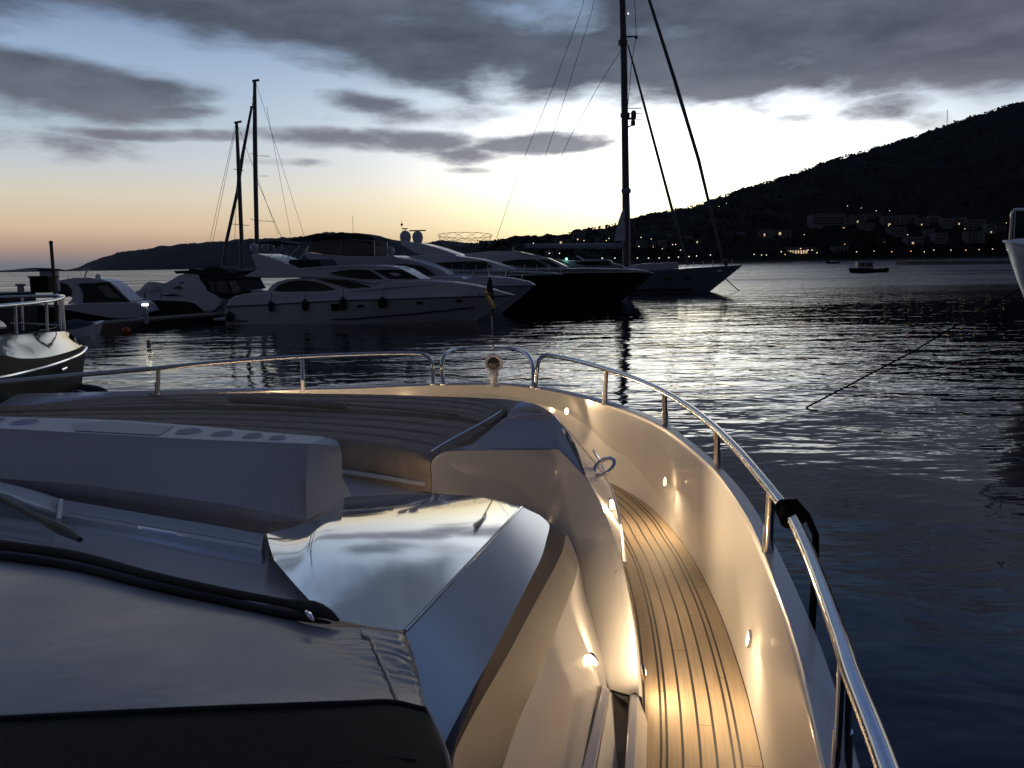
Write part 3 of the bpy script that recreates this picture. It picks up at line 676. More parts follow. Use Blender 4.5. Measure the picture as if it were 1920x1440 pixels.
# --- courtesy lamps: lit, so each carries its own light
def courtesy_lamp(u, v, D, nrm, rx=.020, ry=.034, power=5., parent=yacht, down=0.):
    c = V(u, v, D) if u is not None else D; nrm = Vector(nrm).normalized(); up = (Vector((0, 0, 1))-nrm*nrm.z).normalized(); sd_ = up.cross(nrm)
    def ell(a, b, d, k=20): return [c+nrm*d+sd_*math.cos(2*math.pi*i/k)*a+up*math.sin(2*math.pi*i/k)*b for i in range(k)]
    m = MB().grid([r_+[r_[0]] for r_ in (ell(rx*1.25, ry*1.3, -.004), ell(rx*1.25, ry*1.3, .008), ell(rx*1.02, ry*1.02, .012))]); b = m.build('courtesy_lamp', STEEL, parent)
    r_ = ell(rx, ry, .010); mm = MB(); mm.add(r_+[c+nrm*.016], [(i, (i+1) % 20, 20) for i in range(20)])
    mm.build('lens', LENS, b)
    L = bpy.data.lights.new('lamp_light', 'AREA'); L.shape = 'DISK'; L.size = .05; L.energy = power; L.color = (1., .70, .40)
    lo = bpy.data.objects.new('lamp_light', L); COL.objects.link(lo); lo.parent = b; lo.location = c+nrm*.03
    lo.rotation_euler = (nrm+Vector((0, 0, -down))).to_track_quat('-Z', 'Y').to_euler()
    return b
LAMPS = [(1063, 771, 1.50, (-.45, -1, .1), 7., .3), (1249, 903, 1.70, (-1, -.25, .12), 6., 1.8), (1406, 1198, 1.72, (-1, .12, .12), 4.5, 2.2), (1145, 946, 1.53, (.6, -.9, .2), 7.5, .0), (760, 752, 1.52, (.1, -1, .1), 7., .2), (500, 760, 1.52, (.5, -1, .1), 7., .2)]
i_ = min(range(len(tw)), key=lambda k: (tw[k]-V(1190, 1200, 1.79)).length)
q_ = min((p for r_ in wl for p in r_), key=lambda p: sum((a-b)**2 for a, b in zip(proj(p), (1103, 1238))))
LAMPS.append((None, None, q_+Vector((.012, -.012, .012)), (.6, .6, .5), 4.5, .0))
LAMPS.append((None, None, ow[i_].lerp(tw[i_], .45)+Vector((.022, .0, 0)), (.98, -.05, .1), 2.8, .3))
LAMPS.append((None, None, V(652, 958, 1.36)+Vector((.02, -.01, 0)), (.95, .3, .25), .9, 0.))
LAMPS.append((None, None, V(880, 985, 1.72)+Vector((0, -.02, 0)), (-.75, -.65, .25), 1.2, 0.))
for u, v, D, nn, pw, dw in LAMPS: courtesy_lamp(u, v, D, nn, power=pw, down=dw)

# --- sunpad (loose cushions, a thing of their own)
pad = thing('sun_pad', 'quilted brown sun pad on the foredeck of the foreground yacht', 'sun pad', V(500, 780, 1.45))
aX = Vector((.38, .925, 0)).normalized(); nX = Vector((aX.y, -aX.x, 0))
def pad_patch(nr_, fr_, name, nch, edge=.045, na=90, nb=90, H=.14, along=True):
    """nr_, fr_: near and far edges as lists of points; quilted across"""
    a = crv(nr_, na); b = crv(fr_, na); rows = []
    base = []
    for j in range(nb):
        t = j/(nb-1); row = []
        for i in range(na):
            s = i/(na-1); p = a[i].lerp(b[i], t)
            ch = min(1, abs(math.sin(math.pi*t*nch))*2.2) ** .7
            ed = min(1, min(s, 1-s)*22, min(t, 1-t)*14) ** .5
            z = (ch-1)*.030*min(1, min(s, 1-s)*14)+(ed-1)*.05
            z += .006*noise.noise(Vector((p.x*2.2, p.y*2.2, 1.)))+.003*noise.noise(Vector((p.x*9, p.y*9, 2.)))
            row.append(p+Vector((0, 0, z)))
        rows.append(row)
    m = MB().grid(rows)
    rim = rows[0]+[r_[-1] for r_ in rows[1:]]+rows[-1][-2::-1]+[r_[0] for r_ in rows[-2:0:-1]]
    m.grid([[p for p in rim]+[rim[0]], [p-Vector((0, 0, .03)) for p in rim]+[rim[0]-Vector((0, 0, .03))], [p-Vector((0, 0, H)) for p in rim]+[rim[0]-Vector((0, 0, H))]])
    return m.build(name, PADM, pad, ang=60)
pad_patch([V(-260, 800, 1.2), V(0, 806, 1.2), V(250, 806, 1.2), V(430, 810, 1.2), V(640, 826, 1.2), V(805, 852, 1.2)], [V(-260, 775, 1.2), V(0, 772, 1.2), V(300, 766, 1.2), V(520, 768, 1.2), V(730, 776, 1.2), V(912, 790, 1.2)], 'cushion', 4, H=.20)
pad_patch([V(-260, 773, 1.2), V(0, 770, 1.2), V(300, 763, 1.2), V(520, 765, 1.2), V(730, 773, 1.2), V(915, 787, 1.2)], [V(-260, 770, 1.2), V(0, 762, 1.2), V(130, 752, 1.2), V(250, 741, 1.2), V(400, 735, 1.2), V(650, 737, 1.2), V(830, 743, 1.2), V(953, 759, 1.2)], 'cushion', 4, H=.20)
# bolster lying across the pad
bl = [V(428, 749, 1.145), V(500, 752, 1.145), V(580, 757, 1.15), V(650, 762, 1.155)]
MB().tube(crv(bl, 24), [.012]+[.032]*22+[.012], 10).build('bolster', PADM, pad)
for q in ([(280, 738, 1.185), (330, 752, 1.18), (430, 762, 1.18)], [(640, 758, 1.17), (760, 768, 1.18), (860, 778, 1.185)]): MB().tube(C(q, 16), .008, 6).build('piping', PADM, pad)
MB().tube(C([(808, 846, 1.19), (860, 816, 1.19), (912, 788, 1.19), (940, 770, 1.19)], 12), .006, 6).build('strap_track', STEEL, pad)

# --- windscreen cover
wc = thing('windscreen_cover', 'white vinyl windscreen cover with black mesh panel at lower left', 'cover', V(300, 1250, 1.3))
H0 = [(-260, 1020, 1.18), (-60, 1030, 1.18), (0, 1042, 1.18), (141, 1064, 1.18), (281, 1100, 1.18), (422, 1132, 1.18), (516, 1152, 1.18), (600, 1172, 1.17), (680, 1178, 1.155), (754, 1188, 1.14)]
H1 = [(-260, 1075, 1.12), (-60, 1085, 1.12), (0, 1096, 1.12), (141, 1118, 1.12), (281, 1146, 1.12), (422, 1170, 1.12), (516, 1186, 1.12), (610, 1206, 1.12), (695, 1216, 1.12), (768, 1228, 1.122)]
H2 = [(-260, 1210, 1.04), (-60, 1215, 1.04), (0, 1220, 1.04), (141, 1228, 1.04), (281, 1238, 1.045), (422, 1250, 1.05), (530, 1260, 1.055), (630, 1268, 1.06), (720, 1274, 1.075), (786, 1284, 1.09)]
H3 = [(-260, 1366, 1.0), (-60, 1358, 1.0), (0, 1355, 1.0), (141, 1348, 1.0), (281, 1341, 1.0), (422, 1335, 1.0), (550, 1330, 1.005), (660, 1326, 1.02), (735, 1324, 1.04), (798, 1338, 1.06)]
n = 100
h0, h1, h2, h3 = C(H0, n, HK), C(H1, n, HK), C(H2, n, HK), C(H3, n, HK)
ws = loft([h0, h1, h2, h3], 40, True)
for j, row in enumerate(ws):
    for i, p in enumerate(row):
        s = i/(n-1); t = j/39
        k = max(0, (s-.84)/.16)
        p.z += .0035*k*math.sin(60*t+5*noise.noise(Vector((p.x*14, p.y*14, 0))))*math.sin(math.pi*t)+.002*noise.noise(Vector((p.x*6, p.y*6, 3.)))
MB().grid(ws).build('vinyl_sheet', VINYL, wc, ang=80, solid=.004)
M4 = [(-260, 1700, .9), (-60, 1690, .9), (0, 1680, .9), (141, 1670, .9), (281, 1660, .9), (422, 1650, .9), (560, 1640, .91), (680, 1630, .92), (780, 1600, .93), (858, 1560, .94)]
M3 = [(-260, 1500, .955), (-60, 1500, .955), (0, 1498, .955), (141, 1494, .955), (281, 1490, .955), (422, 1486, .955), (560, 1482, .96), (690, 1476, .965), (780, 1462, .975), (842, 1440, .99)]
MB().grid(loft([[p+Vector((0, 0, .006)) for p in h3], C(M3, n, HK), C(M4, n, HK)], 20, True)).build('mesh_panel', MESHM, wc, ang=80, solid=.003)
MB().tube([p+Vector((0, 0, .008)) for p in h3]+C([(812, 1362, 1.05), (830, 1400, 1.02), (842, 1440, .99), (858, 1560, .94)], 10, HK), .006, 8).build('mesh_hem', RUBBER, wc)
MB().tube(C([(-260, 1010, 1.145), (-60, 1016, 1.145), (0, 1024, 1.145), (141, 1044, 1.145), (281, 1080, 1.14), (422, 1110, 1.14), (516, 1127, 1.14), (575, 1138, 1.13), (618, 1152, 1.13), (634, 1163, 1.14)], 60, HK), [.028-.017*i/53 for i in range(54)]+[.014, .018, .021, .019, .013, .005], 10).build('top_hem', HEM, wc)
MB().tube(C([(-260, 1035, 1.165), (0, 1046, 1.165), (141, 1065, 1.165), (281, 1098, 1.16), (422, 1128, 1.16), (516, 1148, 1.155), (590, 1163, 1.15), (620, 1168, 1.15)], 60, HK), [.030-.016*i/51 for i in range(52)]+[.014, .014, .013, .012, .010, .008, .006, .003], 10).build('hem_shadow', RUBBER, wc)  # black tube standing in for the shadow gap under the hem
MB().tube(crv([V(573, 1146, 1.10*HK), V(580, 1153, 1.098*HK), V(588, 1164, 1.10*HK)], 8), [.003, .006, .007, .007, .007, .006, .004, .002], 8).build('hook', CHROME, wc)
sm_ = [ws[j][int((.945+.012*math.sin(2.2*j/39))*(n-1))]+Vector((0, 0, .006)) for j in range(2, 39)]
MB().tube(sm_, .0035, 6).build('seam', VINYL, wc)
# stitched patch in the mesh panel
MB().tube(C([(575, 1450, .972), (640, 1430, .975), (720, 1420, .985), (780, 1425, .985)], 14, HK), .0022, 6).build('stitch_line', HEM, wc)

# --- wiper on the shelf
wp = MB().tube(C([(-120, 885, 1.26), (-20, 925, 1.24), (60, 965, 1.22), (130, 1000, 1.20), (150, 1012, 1.19)], 20, .84), [.012]*14+[.014, .018, .022, .022, .016, .01], 8).build('wiper', RUBBER, yacht)
MB().tube([V(115, 938, 1.10), V(113, 956, 1.10), V(110, 975, 1.08)], [.010, .013, .010], 8).build('wiper_pivot', GELM, wp)
MB().grid(loft([C([(-260, 850, 1.33), (0, 905, 1.33), (60, 920, 1.33), (112, 937, 1.335)], 12, .85), C([(-260, 885, 1.26), (0, 925, 1.27), (50, 945, 1.28), (106, 965, 1.29)], 12, .85)], 6)).build('wiper_cowl', GEL, yacht, solid=.01)

# --- black line coiled on the rail
rc = Y(1480, 962, V(1480, 962, 1.0).y); ra = (V(1513, 1029, 1.0)-V(1455, 930, 1.0)).normalized(); m = MB()
b1 = ra.orthogonal().normalized(); b2 = ra.cross(b1); hx = []
for k in range(150):
    a = 2*math.pi*k/20; hx.append(rc+ra*(-.075+.15*k/149)+(b1*math.cos(a)+b2*math.sin(a))*(.033+.006*math.sin(a*.7)+.006*math.sin(k*.9)))
m.tube(hx, .009, 8)
ln = [rc+ra*-.06+Vector((.03, 0, .03)), rc+Vector((.055, .01, .012)), rc+Vector((.085, -.05, -.06)), rc+Vector((.075, -.09, -.2)), rc+Vector((.03, -.2, -.42)), rc+Vector((-.01, -.32, -.9)), rc+Vector((-.02, -.3, -1.8))]
m.tube(crv(ln, 24), .014, 8)
tag(m.build('mooring_line', ROPE, None), 'black line coiled round the steel rail of the foreground yacht and hanging outboard', 'rope')

# --- flagstaff on the bow
fs_ = thing('flagstaff', 'slim steel flagstaff with drooping black and pale flag on the yacht bow', 'flag', flat(V(925, 655, 1.0), ZC-1.0))
yb = V(925, 655, 1.0).y
base = Y(925, 655, yb); tp = Y(918, 517, yb)
MB().tube([base, base.lerp(tp, .45), tp], [.010, .009, .006], 8).build('staff', STEEL, fs_)
MB().ball(tp, .012, 10, 6).build('finial', STEEL, fs_)
def cloth(px, name, mat):
    m = MB(); n0 = len(px)
    pts = [Y(u, v, yb-.03+.02*math.sin(i*1.7)) for i, (u, v) in enumerate(px)]
    m.add(pts, [tuple(range(n0))]); return m.build(name, mat, fs_, smooth=False, solid=.006, fix=False)
cloth([(918, 517), (922, 526), (925, 545), (927.5, 568), (922, 560), (916, 550), (912, 542), (914, 530)], 'flag_black_half', FLAGB)
cloth([(912, 542), (916, 550), (922, 560), (927.5, 568), (928, 579), (922, 574), (915, 566), (909, 556), (908, 548)], 'flag_pale_half', FLAGY)
MB().tube([Y(923, 579, yb-.02), Y(922.5, 592, yb-.02)], [.02, .012], 8).build('flag_knot', FLAGB, fs_)


# ------------------------------------------------------------------ boats across the basin
class BF:
    """frame of a moored boat: O at the stern on the waterline, a towards the bow, n away from the viewer"""
    def __init__(s, O, a, off=0., B=5.):
        s.a = Vector((a.x, a.y, 0)).normalized(); s.n = Vector((-s.a.y, s.a.x, 0))
        if s.n.y < 0: s.n = -s.n
        s.O = Vector((O.x, O.y, 0))+s.n*off; s.B = B
    def loc(s, u, v, y=0.):
        d = ray(u, v); k = ((s.O+s.n*y)-EYE).dot(s.n)/d.dot(s.n); p = EYE+d*k; return (p-s.O).dot(s.a), p.z
    def P(s, x, y, z): q = s.O+s.a*x+s.n*y; return Vector((q.x, q.y, z))
def hull(bf, sheer, sternw, boww, mat, parent, name='hull', deckmat=None, fine=2.3, wfine=1.8, tr=.0):
    B = bf.B; u0, u1 = sheer[0][0], sheer[-1][0]
    def hb(s): return B/2*(1-.12*max(0, (.3-s)/.3)**2)*max(.012, 1-max(0, (s-.34)/.66)**fine)
    def hw(s): return B/2*.93*(1-.12*max(0, (.3-s)/.3)**2)*max(.010, 1-max(0, (s-.22)/.78)**wfine)
    sh = []
    for u, v in sheer:
        s = (u-u0)/(u1-u0); sh.append(bf.loc(u, v, B/2-hb(s)))
    xs0, xs1 = sh[0][0], sh[-1][0]; xw0 = bf.loc(*sternw)[0]; xw1 = bf.loc(*boww, B/2)[0]
    zt = [(x, z) for x, z in sh]
    near, far, N = [], [], 34
    lv = (-.12, 0, .06, .25, .5, .75, .93, 1.)
    for i in range(N+1):
        s = i/N; s = 1-(1-s)**1.25
        xs = xs0+(xs1-xs0)*s; xw = xw0+(xw1-xw0)*s; z1 = interp(zt, xs) if xs1 > xs0 else interp(sorted(zt), xs)
        a, b = [], []
        for t in lv:
            tt = max(t, 0); h = hw(s)+(hb(s)-hw(s))*tt**.85; x = xw+(xs-xw)*t
            a.append(bf.P(x, B/2-h, z1*t)); b.append(bf.P(x, B/2+h, z1*t))
        near.append(a); far.append(b)
    m = MB(); m.grid(near); m.grid(far); m.add(near[0]+far[0][::-1], [tuple(range(2*len(lv)))]); m.add(near[-1]+far[-1][::-1], [tuple(range(2*len(lv)))])
    h_ = m.build(name, mat, parent, ang=50)
    d = MB().grid([[r_[-1].lerp(q[-1], k/6)+Vector((0, 0, .10*math.sin(math.pi*k/6))) for k in range(7)] for r_, q in zip(near, far)])
    d.build('deck', deckmat or BOATW, parent)
    def side(x, z, off=.02):
        """point of the near hull side at x,z"""
        ln = []
        for r_ in near:
            k = 0
            while k < len(r_)-2 and r_[k+1].z < z: k += 1
            t = (z-r_[k].z)/max(1e-6, r_[k+1].z-r_[k].z); t = max(0, min(1, t)); p = r_[k].lerp(r_[k+1], t)
            q = p-bf.O; ln.append((q.dot(bf.a), q.dot(bf.n)))
        ln.sort(); y = interp(ln, x); return bf.P(x, y-off, z)
    return h_, side, near
def house(bf, poly, w, name, mat, parent, taper=(1e9, 1e9, 0.), th=.0, bevel=.07, z0=None):
    """cabin moulding: side outline traced, width w each side of the keel, narrowing forward and upward"""
    B = bf.B; pts = [bf.loc(u, v, B/2-w) for u, v in poly]; zm = min(z for _, z in pts) if z0 is None else z0
    xa, xb = (bf.loc(taper[0], 510)[0], bf.loc(taper[1], 510)[0]) if taper[2] else (0, 1)
    def W(x, z):
        k = max(0, min(1, (x-xa)/(xb-xa))) if taper[2] else 0
        return max(.05, w*(1-taper[2]*k**1.8)-th*max(0, z-zm))
    nr = [bf.P(x, B/2-W(x, z), z) for x, z in pts]; fr = [bf.P(x, B/2+W(x, z), z) for x, z in pts]
    o_ = MB().prism(nr, fr).build(name, mat, parent, ang=35, bevel=bevel)
    def win(poly2, name='window', mat=GLASS, off=.03, par=o_):
        q = [bf.loc(u, v, B/2-w) for u, v in poly2]
        a = [bf.P(x, B/2-W(x, z)-off, z) for x, z in q]; b = [bf.P(x, B/2-W(x, z)+.06, z) for x, z in q]
        return MB().prism(a, b).build(name, mat, par, smooth=False)
    return o_, W, win
def dome(c, r, parent, name='radar_dome', mat=BOATG, tall=1.25):
    return MB().lathe([(r*.55, -r*tall), (r*.9, -r*.7), (r, 0), (r*.86, r*.5), (r*.5, r*.86), (r*.08, r)], c, seg=16).build(name, mat, parent)

S0 = V(415, 608, ZC); B0 = V(893, 605.5, ZC); AX = (B0-S0)
def boat_thing(name, label, cat, bf, x=8., group=None): return thing(name, label, cat, bf.P(x, bf.B/2, 0), group)

# nearest white flybridge yacht
bf = BF(S0, AX, 0, 5.2)
y1 = boat_thing('flybridge_yacht', 'white flybridge yacht moored broadside at the front of the row, dark fenders along its side', 'yacht', bf, 9, 'motor yachts moored in the row')
h_, side1, _ = hull(bf, [(421, 575), (504, 570.5), (646, 562.5), (716, 561), (840, 557.8), (961, 556.5)], (417, 606), (893, 605), BOATW, y1, fine=2.6, wfine=2.0)
def strip(bf, pts, side, h, name, mat, parent):
    rows = [[], []]
    for u, v in pts:
        x, z = bf.loc(u, v); p = side(x, z, .0); rows[0].append(Vector((p.x, p.y, z+h/2))-bf.n*.05); rows[1].append(Vector((p.x, p.y, z-h/2))-bf.n*.05)
    return MB().grid([crv(r_, 40) for r_ in rows]).build(name, mat, parent, solid=.04)
strip(bf, [(421, 575.6), (504, 571.2), (646, 563.3), (716, 561.8), (840, 558.5), (940, 557.6)], side1, .07, 'rub_rail', STRIPE, y1)
strip(bf, [(440, 603), (646, 599), (690, 596), (780, 589), (840, 583), (880, 579)], side1, .10, 'boot_stripe', STRIPE, y1)
o_, W_, win_ = house(bf, [(422, 575), (428, 563), (437, 556), (456, 551), (497, 548), (640, 546), (700, 540), (727, 527), (790, 526.5), (840, 530), (880, 536), (908, 542), (932, 549.5), (946, 552.5), (956, 556.4), (840, 558.2), (716, 561.5), (646, 563), (504, 571)], 2.52, 'topside_moulding', BOATW, y1, (640, 965, .93), .16)
o_, W_, win_ = house(bf, [(497, 550), (507, 536), (517, 528.5), (535, 524), (556, 522), (585, 520.8), (640, 524), (700, 533.5), (727, 526), (784, 525), (727, 545), (640, 549)], 2.25, 'saloon', BOATW, y1, (600, 850, .5), .10)
win_([(513, 545), (523, 534), (540, 528), (560, 525.5), (580, 526.5), (605, 532), (630, 543), (600, 546), (560, 548.5), (530, 547)])
win_([(592, 523), (645, 526), (672, 531), (695, 538), (654, 541), (634, 534)])
o_, W_, win_ = house(bf, [(456, 518.5), (472, 510), (481, 507), (476, 497), (467, 477), (478, 475.5), (500, 481), (530, 492), (556, 503), (600, 500), (660, 497), (700, 497), (735, 500), (748, 504.5), (784, 524.5), (727, 527), (700, 533.5), (660, 526.3), (620, 522.7), (580, 520.7), (500, 521.3)], 2.35, 'flybridge', BOATW, y1, (600, 800, .45), .12)
win_([(615, 512), (637, 507.5), (660, 505), (688, 506), (715, 523), (681, 523), (646, 518)])
win_([(697, 506), (748, 505.5), (781, 523), (727, 523.5)], 'windscreen')
for u, v, r_ in ((476.5, 464, .30), (497, 462, .26), (520, 463, .30)):
    x, z = bf.loc(u, v, 2.6); dome(bf.P(x, 2.6, z), r_, y1)
xa, za = bf.loc(505, 455.5, 2.6); xb, zb = bf.loc(566, 457, 2.6)
MB().prism([bf.P(xa, .9, za), bf.P((xa+xb)/2, .9, za+.12), bf.P(xb, .9, zb), bf.P(xb, .9, zb-.12), bf.P(xa, .9, za-.1)], [bf.P(xa, 4.3, za), bf.P((xa+xb)/2, 4.3, za+.12), bf.P(xb, 4.3, zb), bf.P(xb, 4.3, zb-.12), bf.P(xa, 4.3, za-.1)]).build('bimini', CANVAS, y1, smooth=False)
for u0, v0, u1, v1 in ((563, 458, 540, 494), (508, 457, 528, 488), (548, 457, 520, 486)):
    for yy in (.9, 4.3):
        x0, z0 = bf.loc(u0, v0, 2.6); x1, z1 = bf.loc(u1, v1, 2.6); MB().tube([bf.P(x0, yy, z0), bf.P(x1, yy, z1)], .022, 6).build('bimini_pole', STEEL, y1)
# flying bridge seat bases
x0, z0 = bf.loc(556, 497, 2.6); x1, z1 = bf.loc(625, 486, 2.6)
MB().box((0, 0, 0), (1, 1, 1)); MB().hexa([bf.P(x0, 1., z0-.6), bf.P(x1, 1., z0-.6), bf.P(x1, 4.2, z0-.6), bf.P(x0, 4.2, z0-.6)], [bf.P(x0+.1, 1., z1), bf.P(x1-.5, 1., z1), bf.P(x1-.5, 4.2, z1), bf.P(x0+.1, 4.2, z1)]).build('flybridge_cover', CANVAS, y1, bevel=.08)
for poly in ([(621, 570), (636, 569.5), (636, 582.5), (621, 583)], [(669, 572), (680, 571.5), (680, 576), (669, 576.5)], [(777, 567), (788, 566.5), (788, 571), (777, 571.5)], [(849, 563.5), (860, 563), (860, 567.5), (849, 568)]):
    pts = []
    for u, v in poly:
        x, z = bf.loc(u, v); p = side1(x, z, .03); pts.append(Vector((p.x, p.y, z)))
    a = sum(pts, Vector())/4; k = bf.n*.06
    d1 = max((bf.n*-1).dot(p) for p in pts)
    pts = [bf.O+bf.a*((p-bf.O).dot(bf.a))+bf.n*(-d1+0*1-(bf.O.dot(bf.n))*0) if False else p for p in pts]
    MB().prism([p-k for p in pts], [p+k for p in pts]).build('hull_window', GLASS, h_, smooth=False)
# handrail posts along the foredeck
m = MB(); tops = []
for u, v in ((722, 541), (770, 541), (816, 543), (862, 545), (905, 549)):
    x, z = bf.loc(u, v, .8); tops.append((x, z))
    yb_ = .35+.035*max(0, (u-722))*.35; m.tube([bf.P(x, yb_, z), bf.P(x+.5, yb_+.25, z+.62)], .02, 6)
m.tube([bf.P(x+.5, .35+.035*max(0, (u-722))*.35+.25, z+.62) for (x, z), u in zip(tops, (722, 770, 816, 862, 905))], .018, 6)
m.build('foredeck_rail', STEEL, y1)
# registration on the bow
def lettering(txt, p, right, up, h, mat, parent, name='registration'):
    cu = bpy.data.curves.new(name, 'FONT'); cu.body = txt; cu.size = h; cu.extrude = .004
    o_ = bpy.data.objects.new(name, cu); COL.objects.link(o_); bpy.context.view_layer.update()
    me = bpy.data.meshes.new_from_object(o_.evaluated_get(bpy.context.evaluated_depsgraph_get()))
    bpy.data.objects.remove(o_); right = right.normalized(); up = up.normalized(); nn = right.cross(up)
    M = Matrix(((right.x, up.x, nn.x, p.x), (right.y, up.y, nn.y, p.y), (right.z, up.z, nn.z, p.z), (0, 0, 0, 1)))
    me.transform(M); me.materials.clear(); me.materials.append(mat)
    q = bpy.data.objects.new(name, me); COL.objects.link(q); q.parent = parent
    if parent.type == 'EMPTY': q.matrix_parent_inverse = Matrix.Translation(-Vector(parent.location))
    return q
xa, za = bf.loc(874, 554.6, .75); xb, zb = bf.loc(907, 555.2, 1.3)
lettering('CZC 4526', bf.P(xa, .58, za), bf.P(xb, 1.10, zb)-bf.P(xa, .58, za), Vector((0, 0, 1)), .34, RED, y1)
# swim platform
x0, z0 = bf.loc(396, 603); MB().hexa([bf.P(x0, .3, .25), bf.P(.6, .3, .25), bf.P(.6, 4.9, .25), bf.P(x0, 4.9, .25)], [bf.P(x0, .3, .42), bf.P(.6, .3, .42), bf.P(.6, 4.9, .42), bf.P(x0, 4.9, .42)]).build('swim_platform', BOATG, y1, bevel=.03)
def fender(u, vt, vb, bfr, side, label, r=None):
    x, zt = bfr.loc(u, vt); _, zb = bfr.loc(u, vb); p = side(x, (zt+zb)/2, 0); hh = (zt-zb); r = r or hh*.26
    c = Vector((p.x, p.y, 0))-bfr.n*(r+.04); t = thing('fender', label, 'fender', Vector((c.x, c.y, zb)), 'fenders on the front yacht')
    MB().lathe([(r*.3, zb), (r*.8, zb+hh*.10), (r, zb+hh*.25), (r, zb+hh*.72), (r*.7, zb+hh*.86), (r*.3, zb+hh*.92), (r*.25, zt)], c, seg=14).build('body', CANVAS, t)
    MB().tube([Vector((c.x, c.y, zt-.02)), Vector((c.x, c.y, zt+.55))+bfr.n*.25], .02, 6).build('lanyard', ROPE, t)
fender(510, 563, 584, bf, side1, 'dark fender nearest the stern among those hanging under the arched window')
fender(574, 560, 583, bf, side1, 'slim dark fender under the rounded end of the arched saloon window')
fender(645, 556, 582, bf, side1, 'dark fender hanging beside the square hull window')
fender(718, 556, 578, bf, side1, 'fat dark fender hanging below the front windscreen of the white yacht', .36)
fender(430, 584, 604, bf, side1, 'round dark fender low on the stern quarter of the white yacht', .30)

# second white yacht with the tan covered flybridge
bf = BF(S0, AX, 7.5, 5.6)
y2 = boat_thing('flybridge_yacht', 'white flybridge yacht with dark bimini and tan canvas cover, second in the row', 'yacht', bf, 10, 'motor yachts moored in the row')
h_, side2, _ = hull(bf, [(470, 545), (700, 541), (860, 537.5), (1001, 536.8)], (468, 596), (940, 592), BOATG, y2, fine=2.6)
house(bf, [(700, 541), (724, 521), (782, 520), (830, 518), (862, 519), (867, 524), (880, 520), (906, 518.5), (950, 522), (985, 529), (998, 536.6), (860, 538)], 2.6, 'foredeck_trunk', BOATW, y2, (780, 1005, .93), .2)
o_, W_, win_ = house(bf, [(565, 474), (575, 473.5), (610, 477), (650, 480), (720, 480), (734, 479), (746, 484), (770, 488), (800, 497), (825, 507), (836, 516), (830, 520), (720, 522), (560, 524), (575, 500), (590, 492), (575, 485)], 2.4, 'superstructure', BOATG, y2, (700, 850, .5), .12)
win_([(722, 497), (750, 495), (785, 498), (800, 506), (812, 516), (782, 518), (752, 506), (735, 502)])
win_([(612, 500), (700, 499), (712, 508), (690, 514), (620, 514)])
x, z = bf.loc(733, 470, 2.8); dome(bf.P(x, 2.8, z), .32, y2)
def canopy(bf, poly, y0, y1, name, mat, parent, bev=.05):
    q = [bf.loc(u, v, (y0+y1)/2) for u, v in poly]
    return MB().prism([bf.P(x, y0, z) for x, z in q], [bf.P(x, y1, z) for x, z in q]).build(name, mat, parent, ang=40, bevel=bev)
bm_ = canopy(bf, [(562, 450), (590, 443.5), (612, 438.5), (632, 441), (650, 438.5), (682, 438), (700, 441), (714, 446), (716, 452.5), (706, 450.5), (640, 447), (600, 449), (566, 453)], .9, 4.7, 'bimini', CANVAS, y2, .02)
canopy(bf, [(585, 457), (620, 450), (660, 450), (694, 453), (705, 458), (714, 465), (714, 479), (650, 480), (600, 474)], 1.2, 4.4, 'flybridge_cover', TAN, y2)
for u0, v0, u1, v1 in ((714, 450, 715, 480), (600, 449, 590, 476), (655, 447, 650, 480)):
    for yy in (1., 4.6):
        x0, z0 = bf.loc(u0, v0, 2.8); x1, z1 = bf.loc(u1, v1, 2.8); MB().tube([bf.P(x0, yy, z0), bf.P(x1, yy, z1)], .025, 6).build('bimini_pole', STEEL, y2)
for i, (u, v) in enumerate(((885, 526), (915, 524), (945, 526), (975, 531))):
    x, z = bf.loc(u, v, 1.5); MB().tube([bf.P(x, .9+.3*i, z), bf.P(x+.2, .9+.3*i, z+.75)], .022, 6).build('stanchion', STEEL, y2)
MB().tube([bf.P(*((lambda q: (q[0], 2.8, q[1]))(bf.loc(662, 438, 2.8)))), bf.P(*((lambda q: (q[0], 2.8, q[1]))(bf.loc(661, 405, 2.8))))], .015, 5).build('whip_aerial', WIRE, y2)

# third: dark hull, white upperworks, satellite domes on its arch
bf = BF(S0, AX, 15.5, 6.0)
y3 = boat_thing('motor_yacht', 'dark hulled motor yacht with two satellite domes on a sloping arch', 'yacht', bf, 12, 'motor yachts moored in the row')
h_, side3, _ = hull(bf, [(560, 528), (760, 521), (900, 518.5), (1053, 516)], (558, 586), (1000, 578), BOATD, y3, fine=2.6)
house(bf, [(760, 521), (790, 508), (830, 506), (940, 509), (1030, 511.5), (1052, 515.6), (940, 518.4), (900, 519)], 2.9, 'bulwark_band', BOATW, y3, (880, 1055, .95), .15)
o_, W_, win_ = house(bf, [(700, 486), (761, 480), (793, 478), (853, 480), (892, 485), (915, 490), (958, 504), (945, 510), (830, 508), (800, 520), (700, 522)], 2.5, 'superstructure', BOATW, y3, (840, 970, .45), .12)
win_([(814, 493), (866, 490), (908, 490), (922, 501), (892, 505), (832, 504)])
house(bf, [(751, 457), (754, 451), (790, 456.5), (818, 464), (853, 476), (856, 481), (793, 480), (772, 471)], 2.1, 'radar_arch', BOATW, y3)
